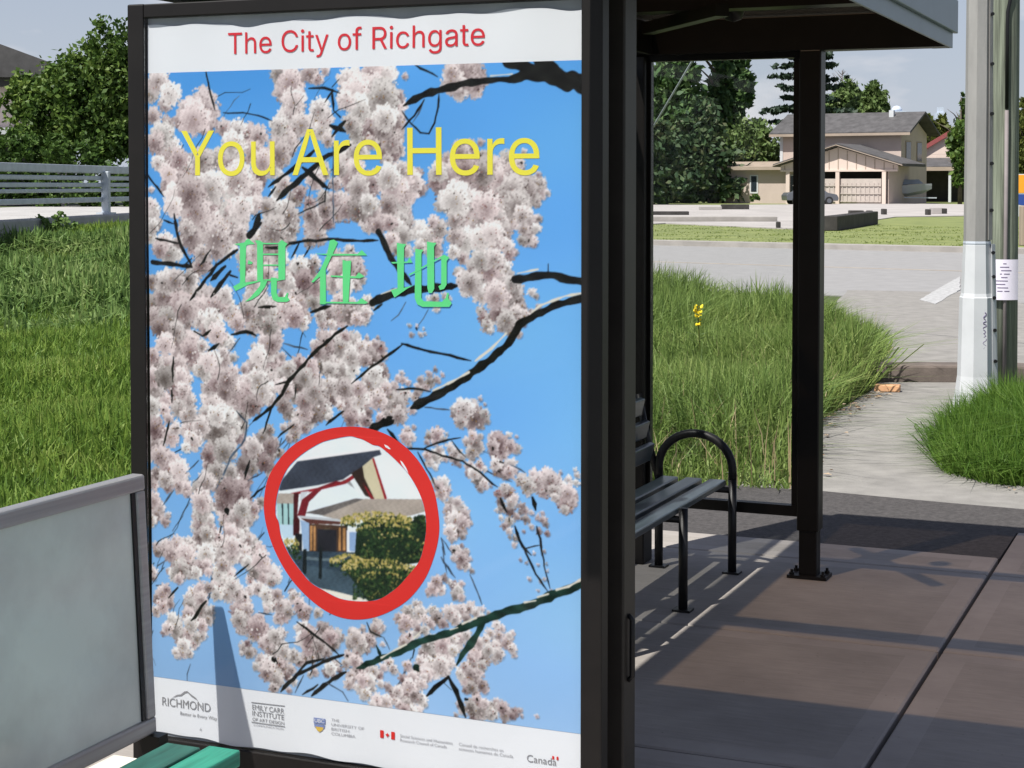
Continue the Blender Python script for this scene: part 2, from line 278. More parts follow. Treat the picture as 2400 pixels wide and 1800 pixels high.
# ---------------------------------------------------------------- poster artwork (millimetres on the poster)
CLUSTERS = """33,1922,43 11,1887,30 71,1886,40 55,1860,27 168,1847,62 143,1824,59 181,1813,39 102,1814,30 125,1845,39 17,1831,30 61,1809,27 45,1783,43 22,1761,37 73,1740,40 48,1713,37 98,1718,36 32,1708,27 66,1681,36 85,1654,53 123,1691,39 167,1718,42 167,1686,39 211,1717,36 248,1707,45 260,1754,45 273,1790,35 230,1796,29 303,1780,35 334,1774,35 321,1732,41 348,1711,41 394,1732,47 409,1763,53 424,1799,56 462,1803,37 394,1799,34 424,1892,53 430,1912,47 395,1934,34 439,1860,43 439,1842,34 484,1929,34 507,1913,21 528,1935,18 513,1841,34 507,1816,37 527,1818,31 518,1787,34 536,1761,24 600,1908,45 614,1877,57 629,1837,48 600,1802,30 617,1781,33 637,1766,27 588,1858,33 617,1735,39 585,1715,33 599,1672,48 622,1646,39 570,1690,24 614,1692,30 192,1646,58 179,1622,55 272,1667,58 303,1641,51 241,1654,42 272,1615,48 333,1672,35 378,1690,34 132,1633,52 94,1619,53 78,1593,36 148,1588,56 132,1561,43 194,1588,49 179,1559,49 235,1575,45 225,1549,52 271,1559,42 287,1594,41 318,1602,32 408,1654,28 393,1636,25 387,1581,53 393,1555,50 357,1597,28 423,1576,37 438,1615,28 453,1633,25 497,1664,34 518,1682,31 520,1621,24 482,1602,25 526,1590,27 497,1564,37 482,1577,25 535,1556,24 547,1616,24 556,1654,24 570,1608,33 587,1590,36 622,1590,39 616,1616,30 561,1577,24 15,1587,30 11,1557,37 8,1603,20 24,1547,23 9,1638,13 116,1542,30 656,1927,36 690,1919,47 662,1892,42 647,1869,39 690,1868,53 713,1843,47 662,1844,42 732,1867,21 749,1915,13 650,1816,39 696,1815,41 727,1805,32 690,1790,36 656,1786,30 727,1775,26 712,1755,38 690,1760,33 709,1732,35 726,1734,29 658,1755,24 701,1709,21 901,1918,54 934,1908,42 879,1899,40 896,1876,31 934,1881,31 874,1924,26 704,1672,41 740,1671,44 718,1646,50 751,1641,47 774,1659,32 785,1681,17 791,1639,23 746,1611,32 738,1689,26 661,1659,36 649,1641,36 703,1603,32 718,1581,35 746,1583,29 740,1563,29 649,1603,33 661,1578,36 669,1553,33 641,1562,27 706,1558,27 757,1558,23 726,1548,24 863,1701,34 898,1733,31 923,1740,23 950,1752,13 955,1720,20 838,1681,32 829,1659,26 874,1671,46 912,1691,43 952,1683,42 993,1688,36 1020,1708,31 1006,1666,39 1051,1700,19 1062,1729,11 1035,1683,30 1099,1676,11 857,1636,37 884,1617,51 851,1604,29 912,1641,51 952,1641,48 993,1634,48 1033,1642,44 1067,1646,36 1099,1654,25 1104,1632,25 1088,1615,25 1073,1625,33 1046,1605,42 1006,1597,45 966,1600,45 925,1604,42 1122,1632,11 884,1569,31 912,1575,37 952,1572,39 993,1570,39 1025,1566,36 1059,1581,30 1088,1566,22 1102,1571,11 1078,1554,28 835,1552,26 824,1561,20 14,1542,27 7,1515,27 68,1476,43 36,1483,30 52,1505,30 93,1500,20 131,1519,43 122,1538,30 141,1496,33 166,1475,29 210,1520,55 194,1539,42 234,1502,45 209,1486,36 256,1534,38 280,1524,32 165,1448,36 146,1429,29 332,1511,38 378,1535,50 408,1520,37 362,1496,28 429,1541,28 494,1542,37 505,1526,34 482,1511,25 10,1402,20 10,1386,17 51,1398,43 83,1404,36 45,1365,40 83,1372,43 121,1394,43 124,1410,26 19,1338,37 67,1339,50 99,1345,40 18,1305,37 66,1304,50 114,1327,43 120,1292,20 34,1279,37 82,1272,36 177,1353,49 164,1326,46 208,1337,45 233,1370,29 161,1299,33 196,1300,39 254,1318,35 245,1344,22 270,1297,29 208,1268,36 177,1278,29 223,1250,32 245,1246,22 289,1469,29 317,1477,35 301,1437,35 347,1451,35 316,1409,32 356,1425,35 392,1465,34 386,1483,25 401,1411,34 331,1388,35 316,1372,35 301,1330,35 346,1333,54 385,1322,47 331,1307,41 422,1341,40 436,1318,34 460,1303,25 469,1319,22 316,1293,35 361,1295,31 437,1427,37 452,1445,34 466,1412,34 428,1398,28 466,1381,37 496,1402,34 481,1443,28 437,1370,31 451,1349,34 496,1371,34 493,1358,28 401,1374,19 496,1459,21 555,1465,33 569,1437,45 593,1451,36 613,1461,27 616,1436,30 549,1406,33 584,1404,33 613,1405,24 593,1486,21 630,1416,15 569,1363,30 569,1332,45 534,1321,34 598,1333,39 627,1339,30 516,1305,21 510,1325,21 615,1318,24 545,1303,18 598,1361,18 82,1251,43 50,1236,37 114,1238,49 129,1220,43 97,1211,36 11,1205,27 17,1181,37 56,1182,37 11,1148,37 49,1150,37 91,1179,36 97,1152,33 119,1148,20 17,1121,40 75,1129,33 136,1253,26 164,1235,23 138,1194,36 182,1196,36 163,1174,36 201,1204,26 232,1203,29 226,1221,19 257,1209,16 191,1161,36 219,1168,35 238,1153,35 257,1172,22 207,1141,32 182,1129,29 263,1133,42 232,1126,35 355,1273,25 379,1274,28 346,1255,22 373,1250,35 361,1229,35 330,1215,35 367,1208,35 324,1193,35 360,1177,38 391,1196,28 400,1218,16 290,1182,18 318,1238,14 330,1157,35 360,1150,41 400,1165,31 299,1145,35 330,1133,38 405,1139,34 421,1187,28 451,1201,28 436,1182,28 480,1195,31 465,1168,31 450,1144,37 495,1169,25 504,1235,28 495,1252,18 516,1274,21 525,1253,34 554,1267,33 569,1250,36 598,1256,39 583,1276,18 615,1280,12 627,1252,21 533,1223,34 568,1219,39 603,1225,33 632,1227,24 539,1189,30 516,1199,28 574,1191,33 603,1195,27 554,1164,30 592,1169,21 539,1146,33 580,1145,30 620,1144,24 510,1144,28 675,1554,27 646,1548,24 726,1544,32 746,1529,32 712,1516,27 706,1498,21 751,1489,23 790,1540,32 801,1520,32 829,1525,32 829,1500,26 837,1483,17 790,1499,23 813,1485,14 726,1493,21 843,1545,26 884,1528,31 912,1516,43 939,1541,37 952,1524,37 898,1493,28 879,1488,23 903,1474,20 979,1537,36 1009,1537,31 993,1512,36 1019,1508,22 1025,1488,22 1041,1491,11 1062,1547,22 1073,1525,28 1094,1548,16 1086,1513,16 1057,1520,17 952,1472,37 987,1475,31 939,1450,37 974,1450,39 1006,1456,31 892,1441,17 903,1424,26 925,1417,37 960,1413,42 993,1419,42 1019,1431,28 1033,1415,25 911,1397,23 952,1388,31 993,1389,42 1019,1390,36 1041,1395,25 1051,1405,14 993,1367,31 1027,1368,31 1049,1378,19 1083,1396,15 1094,1387,11 952,1346,17 960,1331,20 968,1312,22 979,1332,22 1001,1345,31 1019,1328,31 1006,1315,22 1033,1316,25 1041,1346,25 1059,1356,19 1065,1339,22 1027,1299,17 1049,1295,14 1062,1320,11 1081,1347,14 1099,1362,11 976,1300,11 829,1375,17 812,1374,10 857,1381,14 834,1350,14 865,1376,11 760,1307,8 780,1306,7 765,1285,10 790,1286,10 801,1289,7 798,1301,5 646,1360,24 640,1334,24 637,1316,18 643,1273,10 673,1274,9 668,1259,15 654,1245,30 683,1249,18 688,1231,18 660,1223,30 639,1219,24 682,1203,18 665,1185,30 688,1183,24 648,1161,33 682,1157,30 659,1146,33 739,1190,10 728,1177,13 742,1173,15 756,1166,12 716,1154,21 696,1148,21 829,1202,9 812,1191,12 848,1190,9 790,1175,15 815,1173,17 834,1177,14 806,1160,17 784,1159,15 4,1111,27 26,1101,30 10,1073,30 3,1040,37 16,1014,37 49,1089,27 90,1099,36 106,1116,30 122,1092,26 96,1070,36 48,1062,23 58,1041,20 128,1063,23 64,995,36 80,1017,23 16,976,37 3,951,34 31,942,37 112,1052,26 128,1039,30 118,1014,30 134,988,36 111,968,20 159,1027,33 191,1120,36 222,1111,48 191,1090,42 238,1090,42 269,1113,48 308,1109,48 314,1089,35 345,1127,41 360,1109,28 284,1066,29 237,1061,35 206,1056,36 175,1060,29 162,1043,26 206,1022,45 221,996,52 190,1008,36 253,1027,35 268,1007,32 230,967,42 199,965,36 181,954,29 190,933,36 205,915,36 190,901,29 283,1034,22 174,926,16 249,963,22 73,925,36 57,903,37 89,910,36 95,883,33 111,860,26 47,880,30 53,859,20 8,869,27 2,883,23 110,847,13 21,895,23 88,867,26 11,823,27 4,801,27 20,786,27 1,768,23 43,769,20 53,786,13 30,806,20 317,983,35 344,995,35 359,970,31 329,957,41 350,943,31 298,971,29 365,986,25 378,997,19 286,934,29 310,930,29 298,913,19 359,933,19 344,1011,25 363,1028,19 390,972,19 359,915,13 246,915,26 267,900,32 252,883,38 282,886,35 236,864,42 273,861,42 285,841,32 223,836,35 251,827,38 282,822,32 211,881,29 174,881,36 155,858,36 158,831,39 161,805,36 180,822,26 211,816,23 160,780,39 151,764,33 179,769,26 173,747,29 151,739,26 186,785,16 236,802,35 266,794,35 251,779,35 282,787,29 245,758,29 266,754,32 223,783,19 285,763,22 297,743,25 316,824,22 328,833,19 313,805,19 303,789,16 337,844,16 78,709,30 45,698,30 20,693,20 116,710,33 141,722,26 173,717,36 210,723,36 251,723,35 281,723,35 312,723,35 204,741,26 333,720,22 13,704,12 229,706,29 191,702,29 414,1130,28 405,1093,28 435,1113,19 420,1073,25 468,1109,34 495,1134,40 539,1131,40 509,1109,34 568,1138,33 612,1140,33 626,1120,30 583,1112,33 468,1081,31 494,1077,34 524,1086,27 450,1067,22 480,1058,25 438,1043,25 465,1039,22 435,1022,25 420,1010,16 405,1036,16 533,1069,15 611,1083,27 597,1069,27 626,1071,27 635,1095,18 582,1082,15 568,1101,18 614,1104,15 659,1142,33 639,1118,27 674,1120,33 702,1129,32 711,1101,35 730,1110,32 730,1084,29 702,1078,24 745,1136,23 773,1132,17 781,1143,15 679,1076,18 648,1088,15 639,1067,21 653,1055,12 790,1156,15 767,1099,15 906,1111,34 892,1095,28 925,1104,34 938,1090,31 897,1078,23 925,1077,25 960,1101,17 966,1084,13 948,1136,9 960,1124,7 878,1107,14 949,1071,14 753,1047,18 770,1058,10 747,1032,20 764,1033,16 756,1017,13 812,1038,17 834,1062,7 834,1044,23 806,1023,12 859,1046,7 851,1033,11 826,1024,14 806,990,17 828,989,23 814,973,17 845,990,17 839,1007,14 828,963,12 856,985,11 870,1011,17 884,1002,17 884,982,16 873,991,14 900,993,14 892,973,9 928,1047,17 917,1029,20 938,1030,23 927,1007,25 947,1016,17 949,1046,11 927,990,11 987,1041,25 1001,1034,31 982,1023,22 1006,1012,25 1027,1026,22 1022,1053,11 1043,1051,7 1046,1022,14 987,1004,20 1041,1014,11 990,981,22 1006,972,25 1030,984,19 1025,964,22 993,962,17 1014,956,17 1041,970,11 919,972,17 947,976,17 933,955,23 916,954,14 944,938,23 960,932,17 949,919,14 976,928,7 960,967,11 850,925,23 845,901,23 834,918,17 859,910,17 850,887,11 825,928,12 872,878,20 889,882,17 870,858,26 894,860,26 908,856,17 883,836,31 905,833,23 864,835,17 870,810,23 892,812,26 875,795,17 922,834,10 903,800,11 916,846,11 1057,946,22 1073,935,25 1089,963,16 1099,944,30 1120,965,22 1133,951,30 1115,928,25 1073,918,14 1152,955,14 1091,976,7 1115,977,8 1141,927,22 1160,936,22 1157,914,27 1178,925,27 1173,900,30 1168,885,16 1188,906,16 1199,968,11 1196,951,12 1157,972,7 1193,980,8 1178,957,13 1206,949,5 1144,913,14 1014,926,17 998,910,17 1025,912,22 1001,893,14 1030,890,19 1041,903,14 1006,876,17 1027,870,17 1044,859,14 1025,845,17 1014,834,14 1025,822,13 992,870,8 1003,853,10 1057,884,14 1067,875,14 1054,869,11 1083,871,10 1068,855,14 1110,873,8 1113,856,14 1099,860,11 1120,847,11 1083,837,11 1102,829,11 1123,825,11 1041,806,11 1038,791,11 1062,825,7 1027,808,8 875,768,11 892,764,14 911,763,14 900,777,9 20,686,17 61,687,30 109,691,36 77,672,30 115,667,36 93,646,36 125,649,30 70,631,23 55,640,13 86,621,20 153,660,26 140,642,23 172,667,20 178,649,16 172,696,36 210,700,36 250,700,35 281,703,35 297,683,25 222,671,26 210,649,29 241,649,26 234,629,35 209,616,32 203,594,26 250,620,29 265,603,29 234,597,29 336,692,35 348,680,22 315,663,25 305,641,19 342,650,28 373,663,28 366,641,19 327,619,25 302,612,19 382,651,19 3,633,20 6,617,13 0,644,10 35,581,27 22,564,23 51,572,23 38,546,27 15,530,20 60,554,17 48,591,17 159,598,29 134,585,29 115,573,20 156,576,26 178,608,19 124,554,30 156,552,29 184,547,19 117,529,30 146,524,33 124,506,30 177,525,23 158,507,23 69,508,30 50,487,23 76,487,30 37,475,13 92,470,30 114,478,26 101,449,26 75,427,17 94,429,23 117,429,18 133,455,20 158,482,20 142,472,20 78,414,8 280,575,32 265,555,29 296,563,25 271,534,29 295,520,35 326,518,38 332,543,19 341,506,25 274,508,19 314,496,22 262,525,19 284,589,25 351,606,25 372,592,34 393,583,28 357,577,22 402,560,28 387,548,22 417,567,19 351,569,13 384,611,19 415,588,16 433,608,22 448,588,25 456,571,25 465,567,19 424,620,12 501,573,18 477,581,12 378,502,28 357,489,25 396,512,19 387,477,31 341,477,19 365,461,25 402,465,28 432,455,25 447,444,19 465,454,19 286,461,22 301,452,22 314,456,13 277,446,10 295,475,13 335,434,22 356,428,28 319,416,16 350,404,28 374,412,31 402,423,28 380,389,28 371,366,19 411,403,19 390,435,22 423,420,19 429,391,16 416,366,12 456,526,28 477,510,34 453,500,25 477,486,31 507,510,28 507,490,28 522,533,24 507,542,15 536,516,27 554,523,21 492,472,28 524,476,21 545,499,24 566,517,15 465,543,12 483,455,18 609,521,30 595,507,24 624,502,24 612,485,18 595,535,15 589,472,21 606,461,24 580,453,18 627,544,12 633,524,15 536,435,24 524,421,15 551,445,18 491,422,15 477,413,12 545,415,12 562,433,12 595,421,21 589,402,21 612,431,21 626,417,24 618,395,21 629,376,18 635,441,18 624,445,18 833,684,20 853,693,14 822,665,23 844,665,17 811,654,14 878,678,17 891,667,20 900,685,11 883,653,17 900,650,14 867,685,11 883,762,17 900,746,23 911,729,17 878,744,13 922,747,9 894,727,13 927,718,10 777,620,17 755,600,23 729,582,18 749,574,26 771,579,23 788,601,23 800,587,17 783,562,15 738,560,18 822,609,20 833,593,23 850,582,17 816,576,17 867,609,26 883,595,23 897,617,23 919,624,20 913,601,17 938,616,17 954,627,11 954,610,11 971,619,10 924,635,14 878,622,14 757,539,18 743,525,18 735,519,15 777,549,17 800,559,17 766,527,12 663,547,24 678,554,18 646,520,24 637,498,18 657,511,12 683,513,10 669,564,18 805,524,23 827,531,26 850,529,29 872,544,23 897,551,23 913,558,17 794,505,17 822,500,32 855,501,32 877,519,20 844,477,32 813,476,26 788,481,20 869,485,17 827,460,23 805,450,23 855,463,17 782,458,20 891,528,14 992,591,17 1006,585,13 976,570,17 998,567,17 1027,570,15 1035,578,8 1019,552,22 992,544,20 1033,538,17 965,553,17 946,544,20 971,529,22 998,522,20 938,520,23 960,508,23 924,504,17 987,508,14 932,487,23 908,482,17 954,489,17 1038,524,11 897,463,20 924,466,23 910,447,23 938,452,23 927,433,20 954,442,20 960,430,14 910,424,14 938,420,14 946,471,17 700,469,18 712,452,18 686,454,15 657,441,21 645,419,24 671,435,18 677,412,15 651,399,18 637,384,18 643,439,12 751,467,18 766,440,23 757,416,26 777,424,23 740,432,18 794,426,17 746,394,23 771,397,23 788,387,23 754,372,23 726,400,21 714,378,21 728,367,18 709,398,18 691,370,24 666,372,21 674,355,18 765,356,20 782,360,17 743,358,18 654,358,15 697,407,15 799,375,12 799,444,14 938,399,23 924,385,23 952,381,31 981,390,22 992,406,14 1009,393,22 979,374,22 1014,376,22 1038,386,17 1052,391,11 899,372,14 891,384,11 932,368,23 1033,376,14 1097,384,8 883,360,9 960,399,17 1057,379,7 1054,756,7 1070,750,6 1089,774,6 1099,748,6 1078,711,8 1121,752,5 1123,735,5 1115,715,7 1099,686,5 1105,709,7 1134,687,8 1142,683,7 1115,781,7"""
BRANCHES = """d:1220,1879,51;1151,1902,54;1086,1918,52;1038,1901,22;979,1898,17;912,1893,20;835,1878,20;791,1864,20;746,1842,15
d:1025,1947,42;1083,1918,41
d:1109,1942,55;1133,1915,54
d:777,1941,6;838,1910,6
d:802,1856,6;785,1829,6;741,1784,6
t:799,1854,4;785,1821,4;769,1799,4
d:841,1868,5;839,1840,5;830,1798,5;813,1774,5;791,1776,5;766,1799,5;741,1830,5
d:178,1945,6;193,1878,6;206,1839,6
d:230,1834,4;289,1832,4;334,1825,4;376,1810,4
d:481,1890,7;525,1891,7;548,1886,7;571,1876,7
d:551,1886,6;527,1854,6
d:548,1886,8;552,1833,8
d:548,1892,6;568,1911,6
d:542,1797,15;585,1781,15
d:585,1807,12;547,1769,12
d:571,1817,9;553,1833,9
d:495,1736,9;480,1726,9
d:599,1748,15;524,1715,15;459,1667,15;387,1610,16
d:498,1736,10;432,1688,11;363,1644,11
d:462,1693,14;535,1641,13
t:550,1743,4;549,1551,4
d:384,1644,8;363,1620,8
d:529,1639,4;526,1608,4;447,1576,4
d:-1,1676,7;50,1619,7
d:81,1574,9;91,1532,9
d:49,1558,6;84,1547,6
d:320,1534,19;336,1576,19
d:81,1554,9;94,1508,9;134,1437,9
d:23,1510,7;97,1498,7
d:13,1448,13;134,1437,13
d:305,1521,19;341,1553,19
d:271,1484,10;209,1444,10;127,1351,10
d:191,1483,7;156,1440,7
d:249,1428,13;190,1361,13
d:234,1441,13;190,1403,13
d:249,1418,13;270,1413,13
d:271,1482,4;184,1427,5
d:353,1491,9;386,1490,9;422,1501,9;467,1509,9;549,1513,9;650,1511,8
d:452,1505,7;428,1466,7
d:482,1495,6;464,1469,6
d:139,1271,13;164,1259,13
d:164,1259,10;189,1276,10
d:251,1266,10;294,1275,10;325,1265,9
d:182,1222,11;214,1242,11
t:276,1258,4;241,1217,4
t:406,1249,5;436,1242,5;475,1236,5
t:400,1238,4;436,1208,4
d:589,1299,10;554,1278,10;486,1221,10;421,1156,11;399,1124,11
d:421,1156,6;381,1143,6
d:643,1189,7;600,1156,7
d:75,1202,7;71,1137,7
d:484,1330,10;540,1347,10
d:331,1338,8;383,1342,8
d:629,1512,8;675,1513,8
d:675,1533,21;717,1458,18;765,1406,15
d:660,1360,24;717,1385,24;790,1396,23;887,1406,23
d:1038,1424,21;1125,1438,22;1221,1421,23
d:1125,1441,7;1125,1463,7
d:663,1340,9;686,1356,9
d:1221,1386,21;1151,1369,22;1094,1343,21;1051,1317,21;1033,1284,21;979,1233,22;928,1196,23;878,1164,23;817,1131,23;764,1103,22
d:739,1261,8;801,1246,8;870,1236,8;925,1226,8
d:742,1259,7;660,1202,7;625,1178,7
t:751,1363,3;731,1329,3;711,1316,3
t:812,1347,3;798,1324,3;784,1306,3
d:779,1300,10;781,1296,10
d:725,1147,7;790,1152,7;817,1146,7
d:708,1070,24;648,1044,24
d:699,1047,10;736,1011,10
d:750,1002,6;800,1005,6;845,992,6;900,981,6;938,963,6;995,925,6
t:938,971,4;979,956,4;1033,940,4
d:800,1007,5;834,1022,5;862,1030,5;897,1038,5
d:873,1029,5;892,1005,5;911,991,5
d:781,996,6;806,957,6;828,918,6
d:835,912,12;838,910,12
t:801,1107,4;867,1104,4
t:957,1009,3;974,1003,3
t:1027,981,4;1067,964,4
d:1001,986,12;1010,984,12
d:1003,898,13;1019,867,13
d:1086,906,14;1094,877,14
d:1041,834,8;1046,817,8;1062,786,8;1083,768,8
d:1097,838,7;1105,809,7;1110,770,7
d:1062,781,4;1105,794,4
t:845,790,5;856,749,5
t:847,788,3;875,755,3
d:934,964,10;937,962,10
d:420,1146,9;372,1086,9;314,1046,9
d:372,1086,6;344,1016,6
d:441,1147,5;438,1111,5
t:265,1070,6;296,1043,6;289,997,6;246,947,6;221,897,6;202,864,6
d:68,1122,9;69,1082,9
d:61,1033,7;41,967,7
d:577,1086,7;527,1048,7
d:435,1045,6;387,1008,6
t:414,1010,4;384,977,4
d:304,945,9;289,897,9
t:341,916,4;298,892,4
t:149,935,5;120,909,5
t:158,901,4;130,875,4
d:350,882,6;304,847,6
t:72,852,5;37,809,5
d:217,769,10;213,752,10
d:346,763,6;328,743,6
d:129,992,14;132,988,14
d:234,810,19;237,802,19
d:274,724,13;277,720,13
d:83,597,9;54,567,9
d:171,570,11;146,538,11;124,514,11
d:300,678,5;256,642,5
t:191,644,6;181,584,6;171,564,7
t:19,648,4;48,667,4
t:16,596,5;57,601,5
t:329,556,4;369,554,4
d:441,543,7;483,521,7;530,492,7;560,472,7
d:574,473,10;530,455,10;474,426,10;441,406,11;416,385,12;392,358,12
d:518,457,8;468,441,8;438,408,8
d:548,460,7;568,447,7
d:580,430,12;530,400,12;482,358,12
d:500,389,7;455,358,7
t:524,397,4;571,379,4;586,357,4
t:459,408,4;434,360,4
d:374,440,19;382,431,19
d:333,705,14;339,699,14
g:1222,716,24;1139,678,24;1086,650,23;1033,633,22;979,610,21;924,584,20;869,561,20;785,527,19;715,488,18;672,471,18;611,443,17
g:954,595,21;933,550,20;900,506,17;886,482,14
d:864,450,14;827,419,14;805,396,14
d:864,451,14;883,418,14;910,356,14
g:683,472,10;666,506,10
t:686,529,4;703,500,4
d:640,561,5;652,539,5;683,529,5
t:686,465,5;666,424,5;628,362,5
t:763,486,7;737,432,7;691,360,7
d:771,507,9;766,486,9
t:922,707,4;954,637,4
t:845,743,5;883,696,5
t:847,769,3;861,702,3
d:1062,787,6;1094,725,5;1126,684,5
d:1107,790,5;1121,730,5;1131,692,5
d:850,435,4;872,419,4
d:910,401,16;916,401,16
g:777,462,26;782,456,26
h:1219,1398,7;1167,1388,7;1104,1364,7;1083,1347,7
h:1017,1295,8;979,1258,8;936,1226,8
h:919,1198,7;878,1175,7;823,1149,7
h:1046,1439,6;1099,1450,6
h:683,1381,5;726,1396,5
h:1217,726,8;1178,702,8;1147,691,8
h:1126,679,8;1099,669,8
h:1094,660,7;1065,653,7
h:938,603,6;902,585,6
h:889,574,5;869,567,5
h:788,553,6;771,536,6
h:749,518,6;715,499,6;680,477,7
h:977,1909,4;1033,1912,4"""
GLYPHS = """261.8,1498.5;292.5,1502.9;297.1,1509.5;304.8,1512.2;313.9,1505.8;323.0,1499.3;301.6,1497.2;297.0,1493.7;293.4,1401.7;288.8,1400.3;325.4,1405.0;346.7,1406.3;301.0,1394.8;282.6,1385.6;264.7,1378.1;257.4,1389.5;278.1,1400.0;278.7,1494.3
301.3,1447.8;303.8,1458.4;317.2,1452.1;312.0,1447.5
323.6,1508.5;335.2,1509.2;350.3,1502.3;391.8,1502.9;401.5,1510.8;418.8,1501.2;412.4,1494.1;411.4,1410.8;388.9,1407.2;346.7,1406.3;346.6,1402.9;329.1,1405.1;329.6,1499.4
339.1,1405.3;358.8,1405.8;352.6,1391.2;334.3,1369.8;313.0,1357.5;292.2,1351.1;309.9,1364.0;328.3,1382.8;337.5,1393.5
369.4,1415.1;387.4,1414.2;386.3,1376.4;391.7,1366.1;409.7,1366.5;416.6,1377.1;420.8,1377.2;417.8,1368.0;424.6,1359.1;415.6,1354.2;388.6,1353.5;375.1,1359.1;370.0,1373.3
540.5,1511.3;552.2,1513.5;563.8,1506.5;528.5,1439.1;529.6,1351.6;512.0,1351.1;512.3,1420.8;493.1,1405.4;486.6,1406.0;510.9,1433.6;531.6,1472.6
496.3,1477.7;618.7,1478.6;630.8,1489.0;645.9,1475.7;540.3,1473.3
576.7,1463.6;588.3,1460.7;601.3,1462.2;593.7,1359.7;577.7,1358.5
543.0,1424.0;614.1,1423.4;622.8,1433.3;638.6,1423.4;625.6,1418.5;543.6,1420.4
526.7,1357.9;618.2,1359.6;630.4,1369.7;649.3,1358.7;641.2,1355.9;526.6,1354.1
728.6,1507.9;741.3,1505.8;753.9,1505.2;748.3,1496.3;747.5,1397.9;773.3,1404.8;756.5,1395.6;722.1,1373.3;712.2,1391.5;730.6,1395.5
712.4,1460.4;756.6,1462.4;763.7,1473.1;771.2,1460.2;717.2,1456.7
779.1,1494.7;790.3,1492.4;801.4,1492.0;795.8,1484.4;795.6,1373.9;801.7,1366.6;851.1,1366.6;860.7,1375.6;864.9,1388.7;869.3,1388.3;867.6,1375.8;877.2,1363.6;870.4,1354.7;798.4,1352.7;784.4,1358.6;777.5,1373.5
810.6,1512.2;823.7,1509.9;836.1,1509.3;829.7,1500.0;830.4,1397.4;824.0,1387.2;815.1,1387.0;811.8,1399.5
795.8,1449.3;848.5,1476.5;856.8,1480.9;870.5,1474.4;863.6,1465.5;863.6,1408.2;856.7,1398.0;845.6,1394.8;841.5,1403.9;848.9,1408.3;849.0,1472.8;795.8,1445.5
760.8,1431.5;795.2,1447.3;795.8,1443.8;763.6,1428.6"""
GLYPH_HOLES = """347.2,1499.1;391.8,1499.8;391.7,1476.1;347.1,1475.4
347.0,1471.7;391.7,1472.4;391.5,1448.4;346.9,1447.6
346.9,1444.5;391.5,1445.3;391.3,1412.5;346.7,1409.4"""
RING_OUT = "573,1046;634,1048;698,1034;754,1003;796,960;825,909;839,849;841,800;829,746;804,687;761,633;710,597;654,573;598,564;545,571;492,596;438,638;398,686;367,742;349,800;347,848;358,900;386,945;427,987;476,1017;525,1036"
RING_IN = "595,1024;617,1021;634,1017;660,1006;681,1002;720,974;758,939;787,895;802,854;806,809;799,763;787,727;761,694;727,657;684,626;650,615;606,611;563,614;519,630;483,646;452,675;421,711;398,753;390,792;381,811;383,850;395,891;417,932;444,959;476,982;516,1004;556,1016"
INSET = """228,236,246:346,1034;842,1061;841,588;343,538
250,252,255:413,953;677,1000;681,993;444,951
60,66,78:367,879;404,907;444,952;677,995;682,984;660,976;625,948;573,914;502,895;395,874
225,234,245:471,825;480,853;515,887;564,909;590,903;616,887;639,870;599,867;524,841
150,150,150:573,913;590,918;607,894;594,901
140,38,46:397,863;502,889;577,912;629,945;658,974;661,970;634,938;581,904;502,882;397,857
112,34,42:466,815;477,851;515,887;566,909;555,910;502,889;457,856;443,813
200,205,212:453,875;478,879;457,856;451,851
205,196,165:629,951;660,976;695,874;663,872;629,922
150,30,40:656,972;661,974;697,875;690,874
52,40,36:597,932;629,951;634,923;662,872;636,878
120,30,36:629,911;649,889;662,872;651,871
105,100,98:466,823;607,869;636,870;519,820
168,158,148:515,819;633,870;793,881;804,852;762,838;572,811
190,195,200:450,815;566,814;566,808;450,808
90,55,50:453,808;566,808;566,801;477,796
170,160,150:383,866;433,870;433,844;383,840
165,205,205:383,840;433,844;432,790;387,787
40,50,56:397,841;400,788;403,788;402,842
40,50,56:415,843;416,789;420,789;419,843
190,215,232:390,787;432,790;432,756;403,753
70,28,32:433,870;448,871;443,813;450,804;449,761;431,763
30,32,36:437,768;457,769;457,726;434,724
150,178,212:452,804;477,798;477,728;461,726
74,56,46:477,796;586,799;586,725;477,715
176,130,84:480,791;487,791;486,729;480,728
176,130,84:490,792;496,792;496,729;490,729
176,130,84:562,793;568,794;568,735;561,735
176,130,84:573,792;581,793;581,737;573,736
40,40,46:501,785;555,786;555,722;500,717
90,80,60:519,788;537,789;537,786;519,785
228,232,238:584,788;592,789;592,725;584,724
140,168,206:592,784;621,786;621,738;592,736
54,70,84:403,722;633,736;659,616;456,596
96,112,120:470,712;589,714;589,708;470,704
66,84,96:457,691;633,679;659,616;456,596
232,228,215:488,637;545,632;646,619;650,611;545,601
28,34,36:506,738;515,739;513,658;504,660
28,34,36:460,730;470,731;469,668;457,667
30,44,32:611,782;629,810;659,828;698,835;736,832;762,813;770,829;791,842;810,840;810,729;719,710;607,727
34,48,34:563,704;598,722;659,724;719,721;770,707;761,683;684,622;648,611;607,657"""
def INS_XY(u, v): return (.44027 * u - .00165 * v + 322.318, .03239 * u - .38947 * v + 1028.39)
